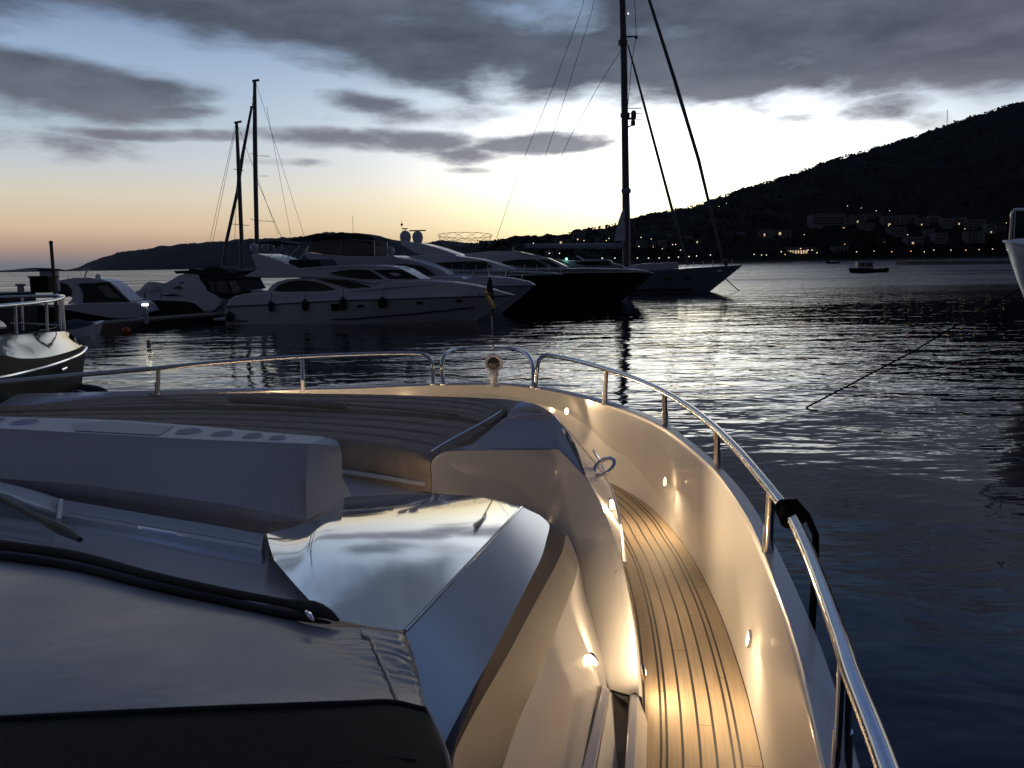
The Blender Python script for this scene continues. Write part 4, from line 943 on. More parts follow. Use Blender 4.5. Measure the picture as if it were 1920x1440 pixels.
for u, v, r_, tp_ in ((760, 443, .54, 1), (781, 443, .52, 2)):
    x, z = bf.loc(u, v, 3.); c = bf.P(x, 3.+(.4 if tp_ == 2 else 0), z); d_ = dome(c, r_, y3, 'satellite_dome', BOATG, 1.5)
    if tp_ == 1: MB().tube([c+Vector((0, 0, r_*.9)), c+Vector((0, 0, r_*1.3))], .05, 6).tube([c+Vector((-.25, 0, r_*1.3)), c+Vector((.25, 0, r_*1.3))], .05, 6).build('light_mast', BOATD, d_)
    else: MB().tube([c+Vector((-.78, 0, r_*1.03)), c+Vector((.78, 0, r_*1.03))], .06, 8).build('radar_scanner', BOATD, d_)
x, z = bf.loc(753, 414, 3.); x2, z2 = bf.loc(755, 452, 3.); MB().tube([bf.P(x2, 3, z2), bf.P(x, 3, z)], .02, 5).ball(bf.P(x, 3, z-.35), .12, 8, 6).build('wind_vane', BOATD, y3)
for i, u in enumerate(range(850, 1050, 22)):
    x, z = bf.loc(u, 511, 1.); k = max(0, (u-900)/150); MB().tube([bf.P(x, .2+2.4*k*k, z), bf.P(x+.1, .2+2.4*k*k, z+.75)], .02, 5).build('stanchion', STEEL, y3)

# fourth: dark hull, large
bf = BF(S0, AX, 25., 6.6)
y4 = boat_thing('motor_yacht', 'large dark hulled yacht with long flared bow and arched side window, before the sailing yacht', 'yacht', bf, 16, 'motor yachts moored in the row')
h_, side4, _ = hull(bf, [(620, 524), (860, 517), (1060, 512.5), (1226, 512.5)], (618, 574), (1164, 556), BOATD, y4, fine=2.6)
house(bf, [(860, 516), (900, 507), (1027, 504), (1100, 503), (1180, 505), (1212, 507.5), (1222, 512), (1060, 512.6)], 3.2, 'bulwark_band', BOATW, y4, (1020, 1230, .95), .15)
o_, W_, win_ = house(bf, [(820, 482), (864, 476), (924, 470.5), (967, 471), (995, 478), (1024, 484), (1060, 500), (1040, 506), (900, 508), (820, 516)], 2.8, 'superstructure', BOATW, y4, (940, 1080, .5), .12)
win_([(941, 490), (971, 486.5), (1002, 486.5), (1027, 500.5), (987, 500.5), (941, 496)])
win_([(1008, 486), (1026, 487.5), (1052, 500.5), (1034, 500.5)], 'windscreen')
q = [bf.loc(u, v, 2.) for u, v in ((965, 466), (964, 469), (968, 471.5), (995, 478.5), (1024, 484), (1060, 500))]
MB().tube(crv([bf.P(x, .55+.1*i, z+.05) for i, (x, z) in enumerate(q)], 20), .07, 8).build('roof_edge', BOATW, y4)
# mooring line off its bow
p0 = bf.P(*((lambda q: (q[0], .6, q[1]))(bf.loc(1082, 520, .6)))); p1 = V(1160, 566, ZC)
yl4 = MB().tube([p0, p0.lerp(p1, .5)-Vector((0, 0, .25)), p1-Vector((0, 0, .3))], .045, 6).build('bow_line', HEM, None); tag(yl4, 'pale mooring line slanting from the dark yacht hull into the water', 'rope')

# fifth: low white cruiser behind, green light
bf = BF(S0, AX, 35., 5.4)
y5 = boat_thing('motor_yacht', 'low white motor yacht with a wide black side window just left of the tall mast', 'yacht', bf, 20, 'motor yachts moored in the row')
h_, side5, _ = hull(bf, [(800, 516), (1000, 510), (1120, 506), (1196, 504)], (798, 560), (1176, 545), BOATG, y5, fine=2.6)
o_, W_, win_ = house(bf, [(1010, 506), (1050, 487), (1077, 489.5), (1098, 485.8), (1141, 486), (1150, 493.5), (1168, 498), (1172, 504), (1080, 507)], 2.3, 'superstructure', BOATG, y5, (1100, 1180, .5), .1)
win_([(1078, 491), (1100, 490), (1141, 489), (1147, 496.5), (1100, 498), (1082, 495)])
q = [bf.loc(u, v, 1.) for u, v in ((1046, 485.5), (1060, 491), (1079, 500))]
MB().tube([bf.P(x, .5, z) for x, z in q], .06, 6).build('windscreen_frame', BOATW, y5)
q = [bf.loc(u, v, 1.) for u, v in ((1081, 480), (1088, 483), (1095, 487))]
MB().tube([bf.P(x, 1., z) for x, z in q], .07, 6).build('radar_arch', BOATW, y5)
x, z = bf.loc(1063, 485.6, 1.); MB().ball(bf.P(x, .3, z), .12, 10, 8).build('navigation_light', BULB_GREEN, y5)

# big sailing yacht
bf = BF(S0, AX, 0, 6.2)
d0 = V(1331, 547, ZC); off = (d0-bf.O).dot(bf.n)-3.1
bf = BF(S0, AX, off, 6.2)
ys_ = boat_thing('sailing_yacht', 'large sailing yacht with very tall mast and raked bow on the open water side', 'sailing yacht', bf, 30)
SAILH = material('sail_hull', (.20, .22, .27), .25, coat=.4, var=.06)
h_, sideS, _ = hull(bf, [(940, 512), (1100, 507), (1180, 507), (1241, 507), (1293, 502.8), (1359, 499.3), (1392, 498)], (970, 552), (1331, 546), SAILH, ys_, fine=2.2, wfine=1.7, deckmat=BOATG)
def sp(u, v, y=3.1): x, z = bf.loc(u, v, y); return bf.P(x, y, z)
strip(bf, [(1180, 545), (1242, 543.5), (1300, 543.5)], sideS, .35, 'boot_top', BOATD, ys_)
house(bf, [(1150, 508), (1184, 498), (1216, 493.5), (1271, 492), (1274, 502), (1230, 507)], 1.6, 'deckhouse', BOATG, ys_)
house(bf, [(1070, 507), (1078, 500), (1180, 500), (1186, 507)], 2.0, 'cockpit_coaming', BOATG, ys_)
mast = MB().tube([sp(1174.5, 506), sp(1174, 420), sp(1172, 260), sp(1170, 120), sp(1167, 0), sp(1162, -220)], [.50, .50, .46, .43, .40, .30], 14).build('mast', SPAR, ys_)
MB().tube([sp(1170, 461), sp(1100, 461), sp(985, 461)], [.36, .34, .28], 10).build('boom', SPARW, ys_)
q_ = ((1152, 452), (1155, 434), (1159, 416), (1165, 398), (1171, 388), (1173, 452))
MB().prism([sp(u, v, 2.55) for u, v in q_], [sp(u, v, 3.3) for u, v in q_]).build('sail_stack', SAILC, ys_, ang=40, bevel=.06)
MB().tube([sp(1180, 502), sp(1180, 420), sp(1179, 352)], [.14, .14, .10], 8).build('sail_track', SPARW, ys_)
MB().tube([sp(1356, 494), sp(1310, 300), sp(1265, 150), sp(1216, -4), sp(1163, -200)], [.12, .24, .24, .2, .1], 10).build('forestay', SPAR, ys_)
MB().tube([sp(1290, 498), sp(1262, 400), sp(1222, 250), sp(1190, 130), sp(1177, 84)], [.10, .20, .18, .14, .08], 10).build('inner_forestay', SPAR, ys_)
for nm, pts in (('backstay', ((1118, -180), (1093, 10), (1040, 155), (985, 290), (931, 446))), ('running_backstay', ((1140, -150), (1110, 20), (1060, 180), (1020, 300))), ('topping_lift', ((1168, 88), (1120, 165), (1070, 255), (1040, 320))), ('halyard', ((1187, -60), (1193, 66), (1184, 120), (1177, 200)))):
    MB().tube([sp(*p) for p in pts], .035 if nm != 'halyard' else .045, 5).build(nm, WIRE, ys_)
m_ = MB().tube([sp(1172, 69), sp(1194, 68)], [.12, .08], 8).ball(sp(1193, 70), .22, 8, 6).build('spreader', SPAR, mast)
MB().tube([sp(1170, 26), sp(1176, 27)], .05, 6).build('lamp_bracket', SPAR, mast); MB().ball(sp(1178, 25.5), .10, 8, 6).build('mast_light', BULB_WHITE, mast)
rd = MB().tube([sp(1174, 222), sp(1186, 222)], .12, 8).lathe([(.25, 0), (.35, .2), (.35, .9), (.2, 1.1)], sp(1188, 224), seg=12).build('radar', SPAR, mast)
MB().tube([sp(1174, 240), sp(1186, 234)], .10, 8).lathe([(.2, 0), (.3, .15), (.3, .6), (.15, .8)], sp(1187, 236), seg=12).build('radar', SPAR, mast)
for v_ in (203, 213, 224):
    c_ = sp(1190, v_); MB().tube([c_+Vector((math.cos(a)*.95, math.sin(a)*.95, .15*math.sin(a))) for a in [2*math.pi*k/24 for k in range(24)]], .035, 6, closed=True).build('radar_guard', SPAR, rd)
MB().lathe([(.62, -.25), (.62, .25)], sp(1172, 216), seg=14).build('mast_collar', SPAR, mast); MB().lathe([(.60, -.3), (.60, .3)], sp(1168, 80), seg=14).build('mast_collar', SPAR, mast)
MB().lathe([(.58, -.3), (.66, 0), (.6, .3)], sp(1174, 358), seg=14).build('mast_collar', SPARW, mast)
for u in (1300, 1318, 1336, 1354, 1372):
    x, z = bf.loc(u, interp([(1293, 502.8), (1359, 499.3), (1392, 498)], u), 2.6); MB().tube([bf.P(x, 2.4, z), bf.P(x, 2.4, z+.85)], .03, 5).build('stanchion', STEEL, ys_)
MB().lathe([(.22, 0), (.25, .5), (.3, .8), (.12, 1.0)], sp(1361, 500), seg=10).build('furling_drum', SPAR, ys_)
x, z = bf.loc(1350, 508, 2.); p = sideS(x, z, .05); MB().box((p.x-.35, p.y-.05, p.z-.1), (p.x+.35, p.y+.05, p.z+.1)).build('hawse_plate', STEEL, ys_)
for u, v in ((1289, 521), (1255, 523)):
    x, z = bf.loc(u, v, .5); p = sideS(x, z, .04); MB().box((p.x-.45, p.y-.06, p.z-.14), (p.x+.45, p.y+.06, p.z+.14)).build('hull_window', GLASS, h_)
ch = MB().tube([sp(1360, 522, 2.8), sp(1372, 533, 2.8), V(1390, 545, ZC)-Vector((0, 0, .3))], .06, 6).build('anchor_chain', WIRE, None); tag(ch, 'anchor chain running from the sailing yacht bow into the water', 'chain')

# three sailing boats behind the cruisers on the left: only their rigs rise above the others
def rig_boat(label, yd, mast_px, stays, spreaders, hull_u, wid=.16):
    t = thing('sailing_boat', label, 'sailing boat', flat(Y(hull_u[1], 520, yd), 0), 'sailing boats behind the cruisers')
    c0 = flat(Y(hull_u[0], 520, yd), 0); c1 = flat(Y(hull_u[1], 520, yd+2), 0); f_ = BF(c0, c1-c0, 0, 3.2); L = (c1-c0).length
    near = []; far = []
    for i in range(21):
        s = i/20; hb = 1.6*max(.02, 1-max(0, (s-.4)/.6)**2.1)*(.75+.25*min(1, s*4)); a, b = [], []
        for k in (0, .3, .7, 1.):
            x = L*s*(.93+.07*k) ; a.append(f_.P(x, 1.6-hb*(.75+.25*k), 1.1*k-.1)); b.append(f_.P(x, 1.6+hb*(.75+.25*k), 1.1*k-.1))
        near.append(a); far.append(b)
    m = MB().grid(near).grid(far).grid([[a[-1], (a[-1]+b[-1])/2+Vector((0, 0, .12)), b[-1]] for a, b in zip(near, far)]); m.add(near[0]+far[0][::-1], [tuple(range(8))]); m.build('hull', BOATG, t)
    MB().hexa([f_.P(L*.3, .9, 1.05), f_.P(L*.65, 1.1, 1.05), f_.P(L*.65, 2.1, 1.05), f_.P(L*.3, 2.3, 1.05)], [f_.P(L*.32, 1.05, 1.55), f_.P(L*.6, 1.2, 1.4), f_.P(L*.6, 2., 1.4), f_.P(L*.32, 2.15, 1.55)]).build('cabin', BOATW, t, bevel=.06)
    q = [Y(u, v, yd+.8) for u, v in mast_px]
    MB().tube(q, [wid]*(len(q)-1)+[wid*.7], 8).build('mast', SPAR, t)
    MB().tube([q[-1]+Vector((-wid, 0, -.05)), q[-1]+Vector((.45, 0, .05))], wid*.5, 6).build('masthead', SPAR, t)
    for a, b in stays: MB().tube([Y(*a, yd+.8), Y(*b, yd+.8)], .018, 4).build('stay', WIRE, t)
    for a, b in spreaders: MB().tube([Y(*a, yd+.8), Y(*b, yd+.8)], .028, 5).build('spreader', SPAR, t)
rig_boat('sailing boat with the shortest upright mast, left of its two neighbours', 72, [(455, 560), (453, 450), (448, 330), (443.5, 229)], [((441, 236), (392, 458)), ((443, 236), (398, 458)), ((446, 236), (522, 440)), ((445, 320), (440, 455))], [((437, 317), (457, 320)), ((434, 420), (467, 423))], (400, 500), .19)
rig_boat('sailing boat whose mast leans far to the right behind the upright ones', 80, [(410, 560), (424, 455), (445, 360), (455, 290), (472, 200)], [((473, 200), (478, 168))], [], (330, 440), .17)
rig_boat('sailing boat with the tallest black mast of the left group', 84, [(483, 560), (481.5, 450), (479, 330), (478, 250), (477.5, 151)], [((481, 158), (572, 448)), ((476, 160), (471, 215)), ((482, 340), (528, 445)), ((484, 330), (505, 330)), ((500, 200), (545, 440))], [((470, 287), (478, 292)), ((479, 292), (505, 293)), ((469, 410), (480, 414)), ((481, 414), (515, 415))], (430, 560), .24)

# lattice ring on the far jetty
lt = thing('lattice_ring', 'open wire lattice ring standing on thin legs above the yacht roofs', 'frame', flat(Y(872, 480, 118), 0))
def lat(a, k): return Y(872+51*math.cos(a)*(1 if k else .9), (441 if k else 454)-5.5*math.sin(a)*(1 if k else .7), 118+5*math.sin(a))
MB().tube([lat(2*math.pi*i/48, 1) for i in range(48)], .032, 5, closed=True).build('top_hoop', WIRE, lt)
MB().tube([lat(2*math.pi*i/48, 0) for i in range(48)], .028, 5, closed=True).build('base_hoop', WIRE, lt)
for i in range(12):
    a = 2*math.pi*i/12
    MB().tube(crv([lat(a, 0), (lat(a+.15, 0)+lat(a+.15, 1))/2, lat(a+.5, 1), (lat(a+.9, 0)+lat(a+.9, 1))/2, lat(a+1.05, 0)], 12), .024, 4).build('arc', WIRE, lt)
for i in range(6): p = lat(math.pi/3*i, 0); MB().tube([p, flat(p, -.5)], .05, 5).build('leg', WIRE, lt)

# ---- cruisers and bits on the left
PA, PB = V(150, 627, ZC), V(405, 604, ZC)
pt = thing('pontoon', 'dark floating pontoon with worn timber deck between the cruisers', 'pontoon', flat((PA+PB)/2, 0))
ax_ = (PB-PA).normalized(); nx_ = Vector((-ax_.y, ax_.x, 0)); nx_ = nx_ if nx_.y > 0 else -nx_
a, b = PA-ax_*26, PB+ax_*1.5
MB().hexa([flat(a, .48), flat(b, .48), flat(b+nx_*2.6, .48), flat(a+nx_*2.6, .48)], [flat(a, .62), flat(b, .62), flat(b+nx_*2.6, .62), flat(a+nx_*2.6, .62)]).build('deck', WOODP, pt, smooth=False)
MB().hexa([flat(a+nx_*.2, -.4), flat(b+nx_*.2, -.4), flat(b+nx_*2.4, -.4), flat(a+nx_*2.4, -.4)], [flat(a+nx_*.2, .476), flat(b+nx_*.2, .476), flat(b+nx_*2.4, .476), flat(a+nx_*2.4, .476)]).build('float', BOATD, pt, smooth=False)
for k_ in (.2, .5, .8):
    p = a.lerp(b, k_)+nx_*.25; MB().tube([flat(p, .6), flat(p, .78)], .05, 8).tube([flat(p-ax_*.14, .78), flat(p+ax_*.14, .78)], .04, 8).build('cleat', STEEL, pt)
bp_ = MB().ball(V(237, 626, ZC)+Vector((0, 0, .18)), .27, 16, 10, (1, 1, .95)); bo = bp_.build('buoy', ORANGE, None); tag(bo, 'round orange mooring buoy floating beside the pontoon end', 'buoy')

def cruiser_frame(px0, px1, B): o0, o1 = V(*px0, ZC), V(*px1, ZC); return BF(o0, o1-o0, 0, B)
# cruiser with wraparound dark canopy windows (bow to the left)
bf = cruiser_frame((268, 601), (60, 606), 3.8)
c1 = thing('cabin_cruiser', 'cabin cruiser with large black framed windows and a small dome on its roof', 'boat', bf.P(5, 1.9, 0), 'cabin cruisers at the pontoon')
h_, sd_, _ = hull(bf, [(272, 586), (262, 597), (215, 597), (160, 588), (122, 580), (70, 573), (10, 566)], (266, 602), (40, 604), BOATD, c1, fine=2.2)
o_, W_, win_ = house(bf, [(272, 586), (264, 572), (255, 566.5), (205, 567.5), (155, 568.5), (120, 572), (70, 571), (20, 566), (70, 574), (122, 581), (160, 589), (215, 597.5), (262, 597)], 1.9, 'topside_moulding', BOATW, c1, (120, 0, .9), .05)
o_, W_, win_ = house(bf, [(246, 566), (232, 553), (218, 538), (204, 528.5), (190, 524), (165, 520.5), (135, 521), (108, 525), (100, 532), (118, 548), (135, 560), (124, 570), (200, 568)], 1.6, 'cabin_top', BOATW, c1, (140, 80, .3), .12)
win_([(145, 532), (203, 528.8), (220, 545), (244, 565.5), (155, 568), (156, 553), (151, 541)])
win_([(180, 537), (200, 534), (214, 549), (227, 558), (202, 558.5)], 'panel', CLEAR, .06)
win_([(90, 542), (104, 529), (122, 532), (133, 545), (133, 556), (118, 558)])
x, z = bf.loc(184, 519, 1.9); dome(bf.P(x, 1.9, z), .24, c1, 'dome', BOATW)
q = [bf.loc(u, v, 1.9) for u, v in ((159, 520), (163, 506), (154, 505), (168, 506))]
MB().tube([bf.P(x, 1.9, z) for x, z in q[:2]], .06, 6).tube([bf.P(x, 1.9, z) for x, z in q[2:]], .07, 6).build('radar', BOATG, c1)
x, z = bf.loc(128, 517, 1.9); MB().tube([bf.P(x, 1.9, z-.4), bf.P(x, 1.9, z)], .03, 6).build('horn', STEEL, c1)
win_([(232, 583), (268, 582.5), (268, 589), (231, 590)], 'transom_step', CANVAS, .05)
# cruiser with the dark bimini and clear side curtains (bow to the left)
bf = cruiser_frame((404, 590), (235, 588), 3.8)
c2 = thing('cabin_cruiser', 'cabin cruiser with black bimini and pale clear curtains, beside the stern of the white yacht', 'boat', bf.P(5, 1.9, 0), 'cabin cruisers at the pontoon')
h_, sd_, _ = hull(bf, [(400, 583), (382, 584), (366, 569), (350, 565), (264, 561), (226, 554)], (398, 590), (238, 586), BOATD, c2, fine=2.2)
o_, W_, win_ = house(bf, [(402, 581), (411, 573), (412, 563), (400, 553), (385, 546), (374, 520), (364, 514), (345, 512), (328, 517), (312, 527), (300, 531), (282, 529), (264, 528.5), (254, 533), (243, 543), (226, 548), (224, 554), (264, 562), (350, 566), (366, 570), (382, 585), (396, 585)], 1.85, 'topside_moulding', BOATW, c2, (330, 215, .85), .10)
win_([(296, 554), (318, 551.5), (340, 553), (327, 555.5), (306, 556)])
win_([(320, 540), (332, 536), (337, 540), (322, 542)]); win_([(330, 530), (342, 528), (336, 532)])
win_([(245, 543), (256, 534), (275, 533), (292, 543), (270, 546)], 'hatch_cover', BOATG)
o_, W_, win_ = house(bf, [(374, 524), (372, 516), (400, 520), (428, 522), (444, 523), (457, 547), (435, 553), (407, 555), (392, 548)], 1.6, 'side_curtain', CANVAS, c2)
win_([(391, 527), (403, 527), (404, 547), (398, 546)], 'panel', material('clear_dim', (.09, .085, .075), .25), .05); win_([(406, 527), (424, 526), (431, 550), (408, 548)], 'panel', MATS['clear_dim'], .05); win_([(430, 526.5), (443, 525.5), (454, 547), (438, 551)], 'panel', CLEAR, .05)
house(bf, [(324, 508), (352, 507), (356, 503), (376, 506), (388, 501), (408, 499), (420, 504), (440, 503), (449, 509), (443, 512), (446, 523), (430, 525), (405, 524), (390, 516), (370, 513.5), (348, 511), (330, 513.5)], 1.7, 'bimini', CANVAS, c2)
house(bf, [(424, 505), (440, 502.5), (448, 508), (440, 513), (428, 513)], 1.75, 'rolled_cover', TAN, c2)
x, z = bf.loc(366, 503, 1.9)
for u_, vt_ in ((272, 553), (303, 555)):
    x, z = bf.loc(u_, vt_, .2); MB().tube([bf.P(x, .15, z-.3), bf.P(x, .15, z+.25)], .05, 6).build('stanchion', CANVAS, c2)
# lit pedestal on the pontoon
pd = thing('dock_light', 'small power pedestal with a bright white lamp on the pontoon', 'lamp', flat(Y(272, 590, 53), .62))
p = Y(272, 571, 53)
MB().hexa([flat(p, .62)+Vector(d) for d in ((-.1, -.1, 0), (.1, -.1, 0), (.1, .1, 0), (-.1, .1, 0))], [p+Vector(d) for d in ((-.1, -.1, -.08), (.1, -.1, -.08), (.1, .1, -.08), (-.1, .1, -.08))]).build('post', BOATG, pd, smooth=False)
MB().hexa([p+Vector(d) for d in ((-.17, -.12, -.075), (.17, -.12, -.075), (.17, .12, -.075), (-.17, .12, -.075))], [p+Vector(d) for d in ((-.15, -.1, .07), (.15, -.1, .07), (.15, .1, .07), (-.15, .1, .07))]).build('lamp', material('dock_lamp', (1, .95, .8), .3, emit=(1., .93, .70), estr=5.), pd, smooth=False)

# tender with a blue cover
a, b = V(108, 640, ZC), V(221, 624, ZC)
f_ = BF(a, b-a, 0, 1.9); L = (b-a).length
td = thing('tender', 'small white tender with pointed bow and dark blue cover beside the pontoon', 'tender', f_.P(L/2, .95, 0))
near, far = [], []
for i in range(21):
    s = i/20; hb = .95*max(.02, 1-max(0, (s-.35)/.65)**1.9); A_, B_ = [], []
    for k in (0, .35, .75, 1.):
        x = L*s*(.9+.1*k); zz = (.62+.25*s)*k-.08; A_.append(f_.P(x, .95-hb*(.6+.4*k), zz)); B_.append(f_.P(x, .95+hb*(.6+.4*k), zz))
    near.append(A_); far.append(B_)
m = MB().grid(near).grid(far).grid([[a_[-1], (a_[-1]+b_[-1])/2+Vector((0, 0, .06)), b_[-1]] for a_, b_ in zip(near, far)]); m.add(near[0]+far[0][::-1], [tuple(range(8))]); m.build('hull', BOATW, td)
cov = []
for i in range(2, 15):
    s = i/20; e = math.sin(math.pi*min(1, (15-i)/5)/2) if i > 10 else 1; A_, B_ = near[i][-1], far[i][-1]
    cov.append([A_.lerp(B_, k/8)+Vector((0, 0, .02+.42*e*math.sin(math.pi*k/8)**.7)) for k in range(9)])
MB().grid(cov).build('cover', material('blue_cover', (.012, .02, .06), .85, var=.2), td)

# timber pile, dock boxes
pb_ = Y(105, 572, 40); ptp = Y(95.5, 455, 40)
pl_ = thing('mooring_pile', 'leaning timber mooring pile rising beside the cruiser roof', 'pile', flat(pb_, 0))
MB().tube([flat(pb_, -.5), pb_, ptp], [.10, .09, .075], 10).build('pile', WOODP, pl_)
MB().ball(ptp, .10, 10, 7).build('cap', BARK, pl_)
def dock_box(u0, v0, u1, v1, yd, dep, label, mat, lid):
    p0, p1 = Y(u0, v1, yd), Y(u1, v0, yd)
    t = thing('dock_box', label, 'box', flat((p0+p1)/2, 2.9)); z1 = p1.z; k = .06
    MB().box((p0.x, yd, 2.905), (p1.x, yd+dep, z1-.12)).build('body', mat, t, bevel=.03); MB().box((p0.x-k, yd-k, z1-.117), (p1.x+k, yd+dep+k, z1)).build('lid', lid or mat, t, bevel=.03)
dock_box(57, 517, 88, 546, 47, 1.0, 'black box standing on the jetty to the left of the timber pile', MESHM, RUBBER)
dock_box(74, 504, 96, 517, 48.5, .8, 'grey bin behind the black jetty box', BOATG, CANVAS)
dock_box(33, 532, 40, 552, 46.5, .25, 'narrow pale service post near the left edge of the jetty', BOATG, BOATG)
jt = MB().box((-46, 45.5, -.5), (Y(66, 545, 50).x, 50.0, 2.9)).build('jetty', material('dark_quay', (.035, .034, .033), .9, var=.3, vscale=2.), None, smooth=False); tag(jt, 'low dark stone jetty at the left edge under the boxes', 'jetty')

# neighbour: glossy dark launch close on the left
HULLM = material('launch_hull', (.010, .011, .014), .55, ior=1.25, var=.2)
nb = thing('launch', 'glossy dark hulled launch close by on the left with a curved steel bow rail', 'boat', Vector((-6.5, 8, 0)))
def yy(u): return interp([(-400, 5.1), (-200, 6.3), (0, 8.0), (60, 8.75), (110, 9.45), (145, 10.1), (162, 10.6)], u)
def LN(px, n_): return crv([Y(u, v, yy(u)+dy) for u, v, dy in px], n_)
r0 = LN([(-400, 655, .26), (-200, 643, .28), (0, 631, .30), (60, 626, .30), (110, 622, .28), (126, 622.5, .24), (142, 633, .12), (154, 646, 0)], 40)
r1 = LN([(-400, 715, 0), (-200, 690, 0), (0, 666, 0), (40, 672, 0), (85, 670, 0), (120, 662, .0), (144, 654, .02), (155, 648, .02)], 40)
r2 = LN([(-400, 740, -.05), (-200, 712, -.05), (0, 698, -.05), (50, 690, -.05), (95, 680, -.05), (130, 668, -.03), (150, 658, 0), (158, 650, .02)], 40)
r3 = LN([(-400, 770, -.06), (-200, 736, -.06), (0, 708, -.06), (50, 697, -.06), (95, 685, -.06), (132, 672, -.04), (154, 661, 0), (161, 652, .02)], 40)
MB().grid(loft([r0, [a.lerp(b, .5)+Vector((.0, -.06, .02)) for a, b in zip(r0, r1)], r1], 10, True)).build('topside', GLOSSD, nb, ang=60)
low = [[p.lerp(flat(Vector((-8.0, 8., 0)), p.z), k)*1 for p in r3] for k in (0, .06, .14, .3)]
for row, z in zip(low, (1., .66, .33, -.05)):
    for p in row: p.z = p.z*z if z > 0 else -.2
MB().grid([r1, r2, r3]).build('sheer_band', HULLM, nb, ang=60)
MB().grid(low).build('hull', HULLM, nb, ang=60)
MB().tube(r3, .022, 8).build('rub_rail', STEEL, nb)
dkp = r0; MB().grid([r0, [p.lerp(Vector((-8.0, 8.5, p.z)), .5) for p in r0], [p.lerp(Vector((-8.0, 8.5, p.z)), .97)+Vector((0, 0, .03)) for p in r0]]).build('deck', WOODP, nb)
rt = [Y(u, v, y_) for u, v, y_ in ((-400, 612, 5.5), (-200, 592, 6.7), (0, 574, 8.4), (60, 568.5, 9.1), (100, 563, 9.7), (117, 558.5, 10.0), (119, 556, 10.2), (110, 555, 10.4), (60, 556, 10.5), (0, 558, 10.5), (-200, 566, 10.4))]
rl = MB().tube(crv(rt, 60), .022, 10).build('bow_rail', STEEL, nb)
for u0, v0, u1, v1, y_ in ((29, 572, 31, 627, 8.7), (41, 557, 43, 619, 10.4), (87, 566, 89, 622, 9.4), (112, 560, 114, 620, 9.9), (117, 559, 121, 620, 10.0), (-110, 583, -108, 637, 7.3)):
    MB().tube([Y(u0, v0, y_), Y(u1, v1, y_)], .017, 8).build('stanchion', STEEL, rl)
MB().tube(crv([Y(20, 606, 10.3), Y(60, 607, 10.3), Y(119, 611, 10.1)], 12), .010, 6).build('guard_wire', STEEL, rl)
MB().tube([Y(114, 694, yy(114)-.12), Y(123, 690, yy(123)-.12)], .022, 8).build('hull_fitting', STEEL, nb)
MB().hexa([Y(-60, 622, 8.3), Y(16, 616, 9.2), Y(14, 613, 10), Y(-60, 616, 10)], [Y(-60, 595, 8.4), Y(3, 603, 9.2), Y(4, 601, 10), Y(-60, 592, 10)]).build('coachroof', GEL, nb, bevel=.03)
# grey fabric bundle and line on our port side, over the water
rb = MB()
rb.ball(Y(140, 738, 10.4), .30, 20, 12, (1.45, .7, .42)); rbo = rb.build('fender_bag', CANVAS, None); tag(rbo, 'dark rounded fender bag hanging outboard under the port rail', 'fender')

# boat entering at the right edge, and its mooring line
rbt = thing('fishing_boat', 'white boat bow cut off by the right edge of the view, high rail above', 'boat', flat(Y(1960, 560, 33.6), 0))
def rw(px): return crv([Y(u, v, y_*1.4) for u, v, y_ in px], 24)
MB().grid(loft([rw([(1883, 452, 22), (1905, 455, 21.2), (1960, 462, 20), (2060, 470, 19), (2300, 480, 18)]), rw([(1886, 462, 22), (1907, 475, 21.3), (1962, 490, 20.2), (2060, 500, 19.3), (2300, 510, 18.4)]), rw([(1905, 520, 22.4), (1925, 545, 21.9), (1975, 570, 21.2), (2065, 580, 20.5), (2300, 590, 20)]), rw([(1932, 590, 23.2), (1945, 620, 22.9), (1990, 650, 22.4), (2070, 660, 22), (2300, 670, 22)]), rw([(1960, 690, 24.), (1970, 690, 24.), (2000, 690, 24), (2080, 690, 24), (2300, 690, 24)])], 5)).build('hull', BOATW, rbt, ang=60)
MB().grid([rw([(1883, 452, 22), (1905, 455, 21.2), (1960, 462, 20), (2060, 470, 19), (2300, 480, 18)]), rw([(1883, 451, 22), (1915, 447, 23.2), (1970, 447, 24), (2070, 449, 24), (2300, 450, 24)])]).build('deck', BOATW, rbt)
MB().tube(rw([(1882, 452, 22), (1904, 456, 21.15), (1960, 463, 19.95), (2060, 471, 18.95), (2300, 481, 17.95)]), .05, 8).build('rub_rail', BOATG, rbt)
rr = MB().tube(crv([Y(1893, 450, 30.8), Y(1895, 430, 30.8), Y(1898, 396, 30.8), Y(1902, 393, 30.8), Y(1940, 393, 30.8), Y(2100, 392, 29.4)], 24), .05, 8).build('bow_rail', STEEL, rbt)
for u_ in (1903, 1926): MB().tube([Y(u_-3, 448, 31.6), Y(u_, 394, 31.4)], .035, 6).build('stanchion', STEEL, rr)
ml = MB().tube([Y(1912, 542, 31), Y(1850, 576, 29.2), Y(1712, 659, 25.6), V(1512, 764, ZC-.02)], .026, 7).build('mooring_line', ROPE, None)
tag(ml, 'dark mooring line slanting from the boat at the right edge down to the water', 'rope')

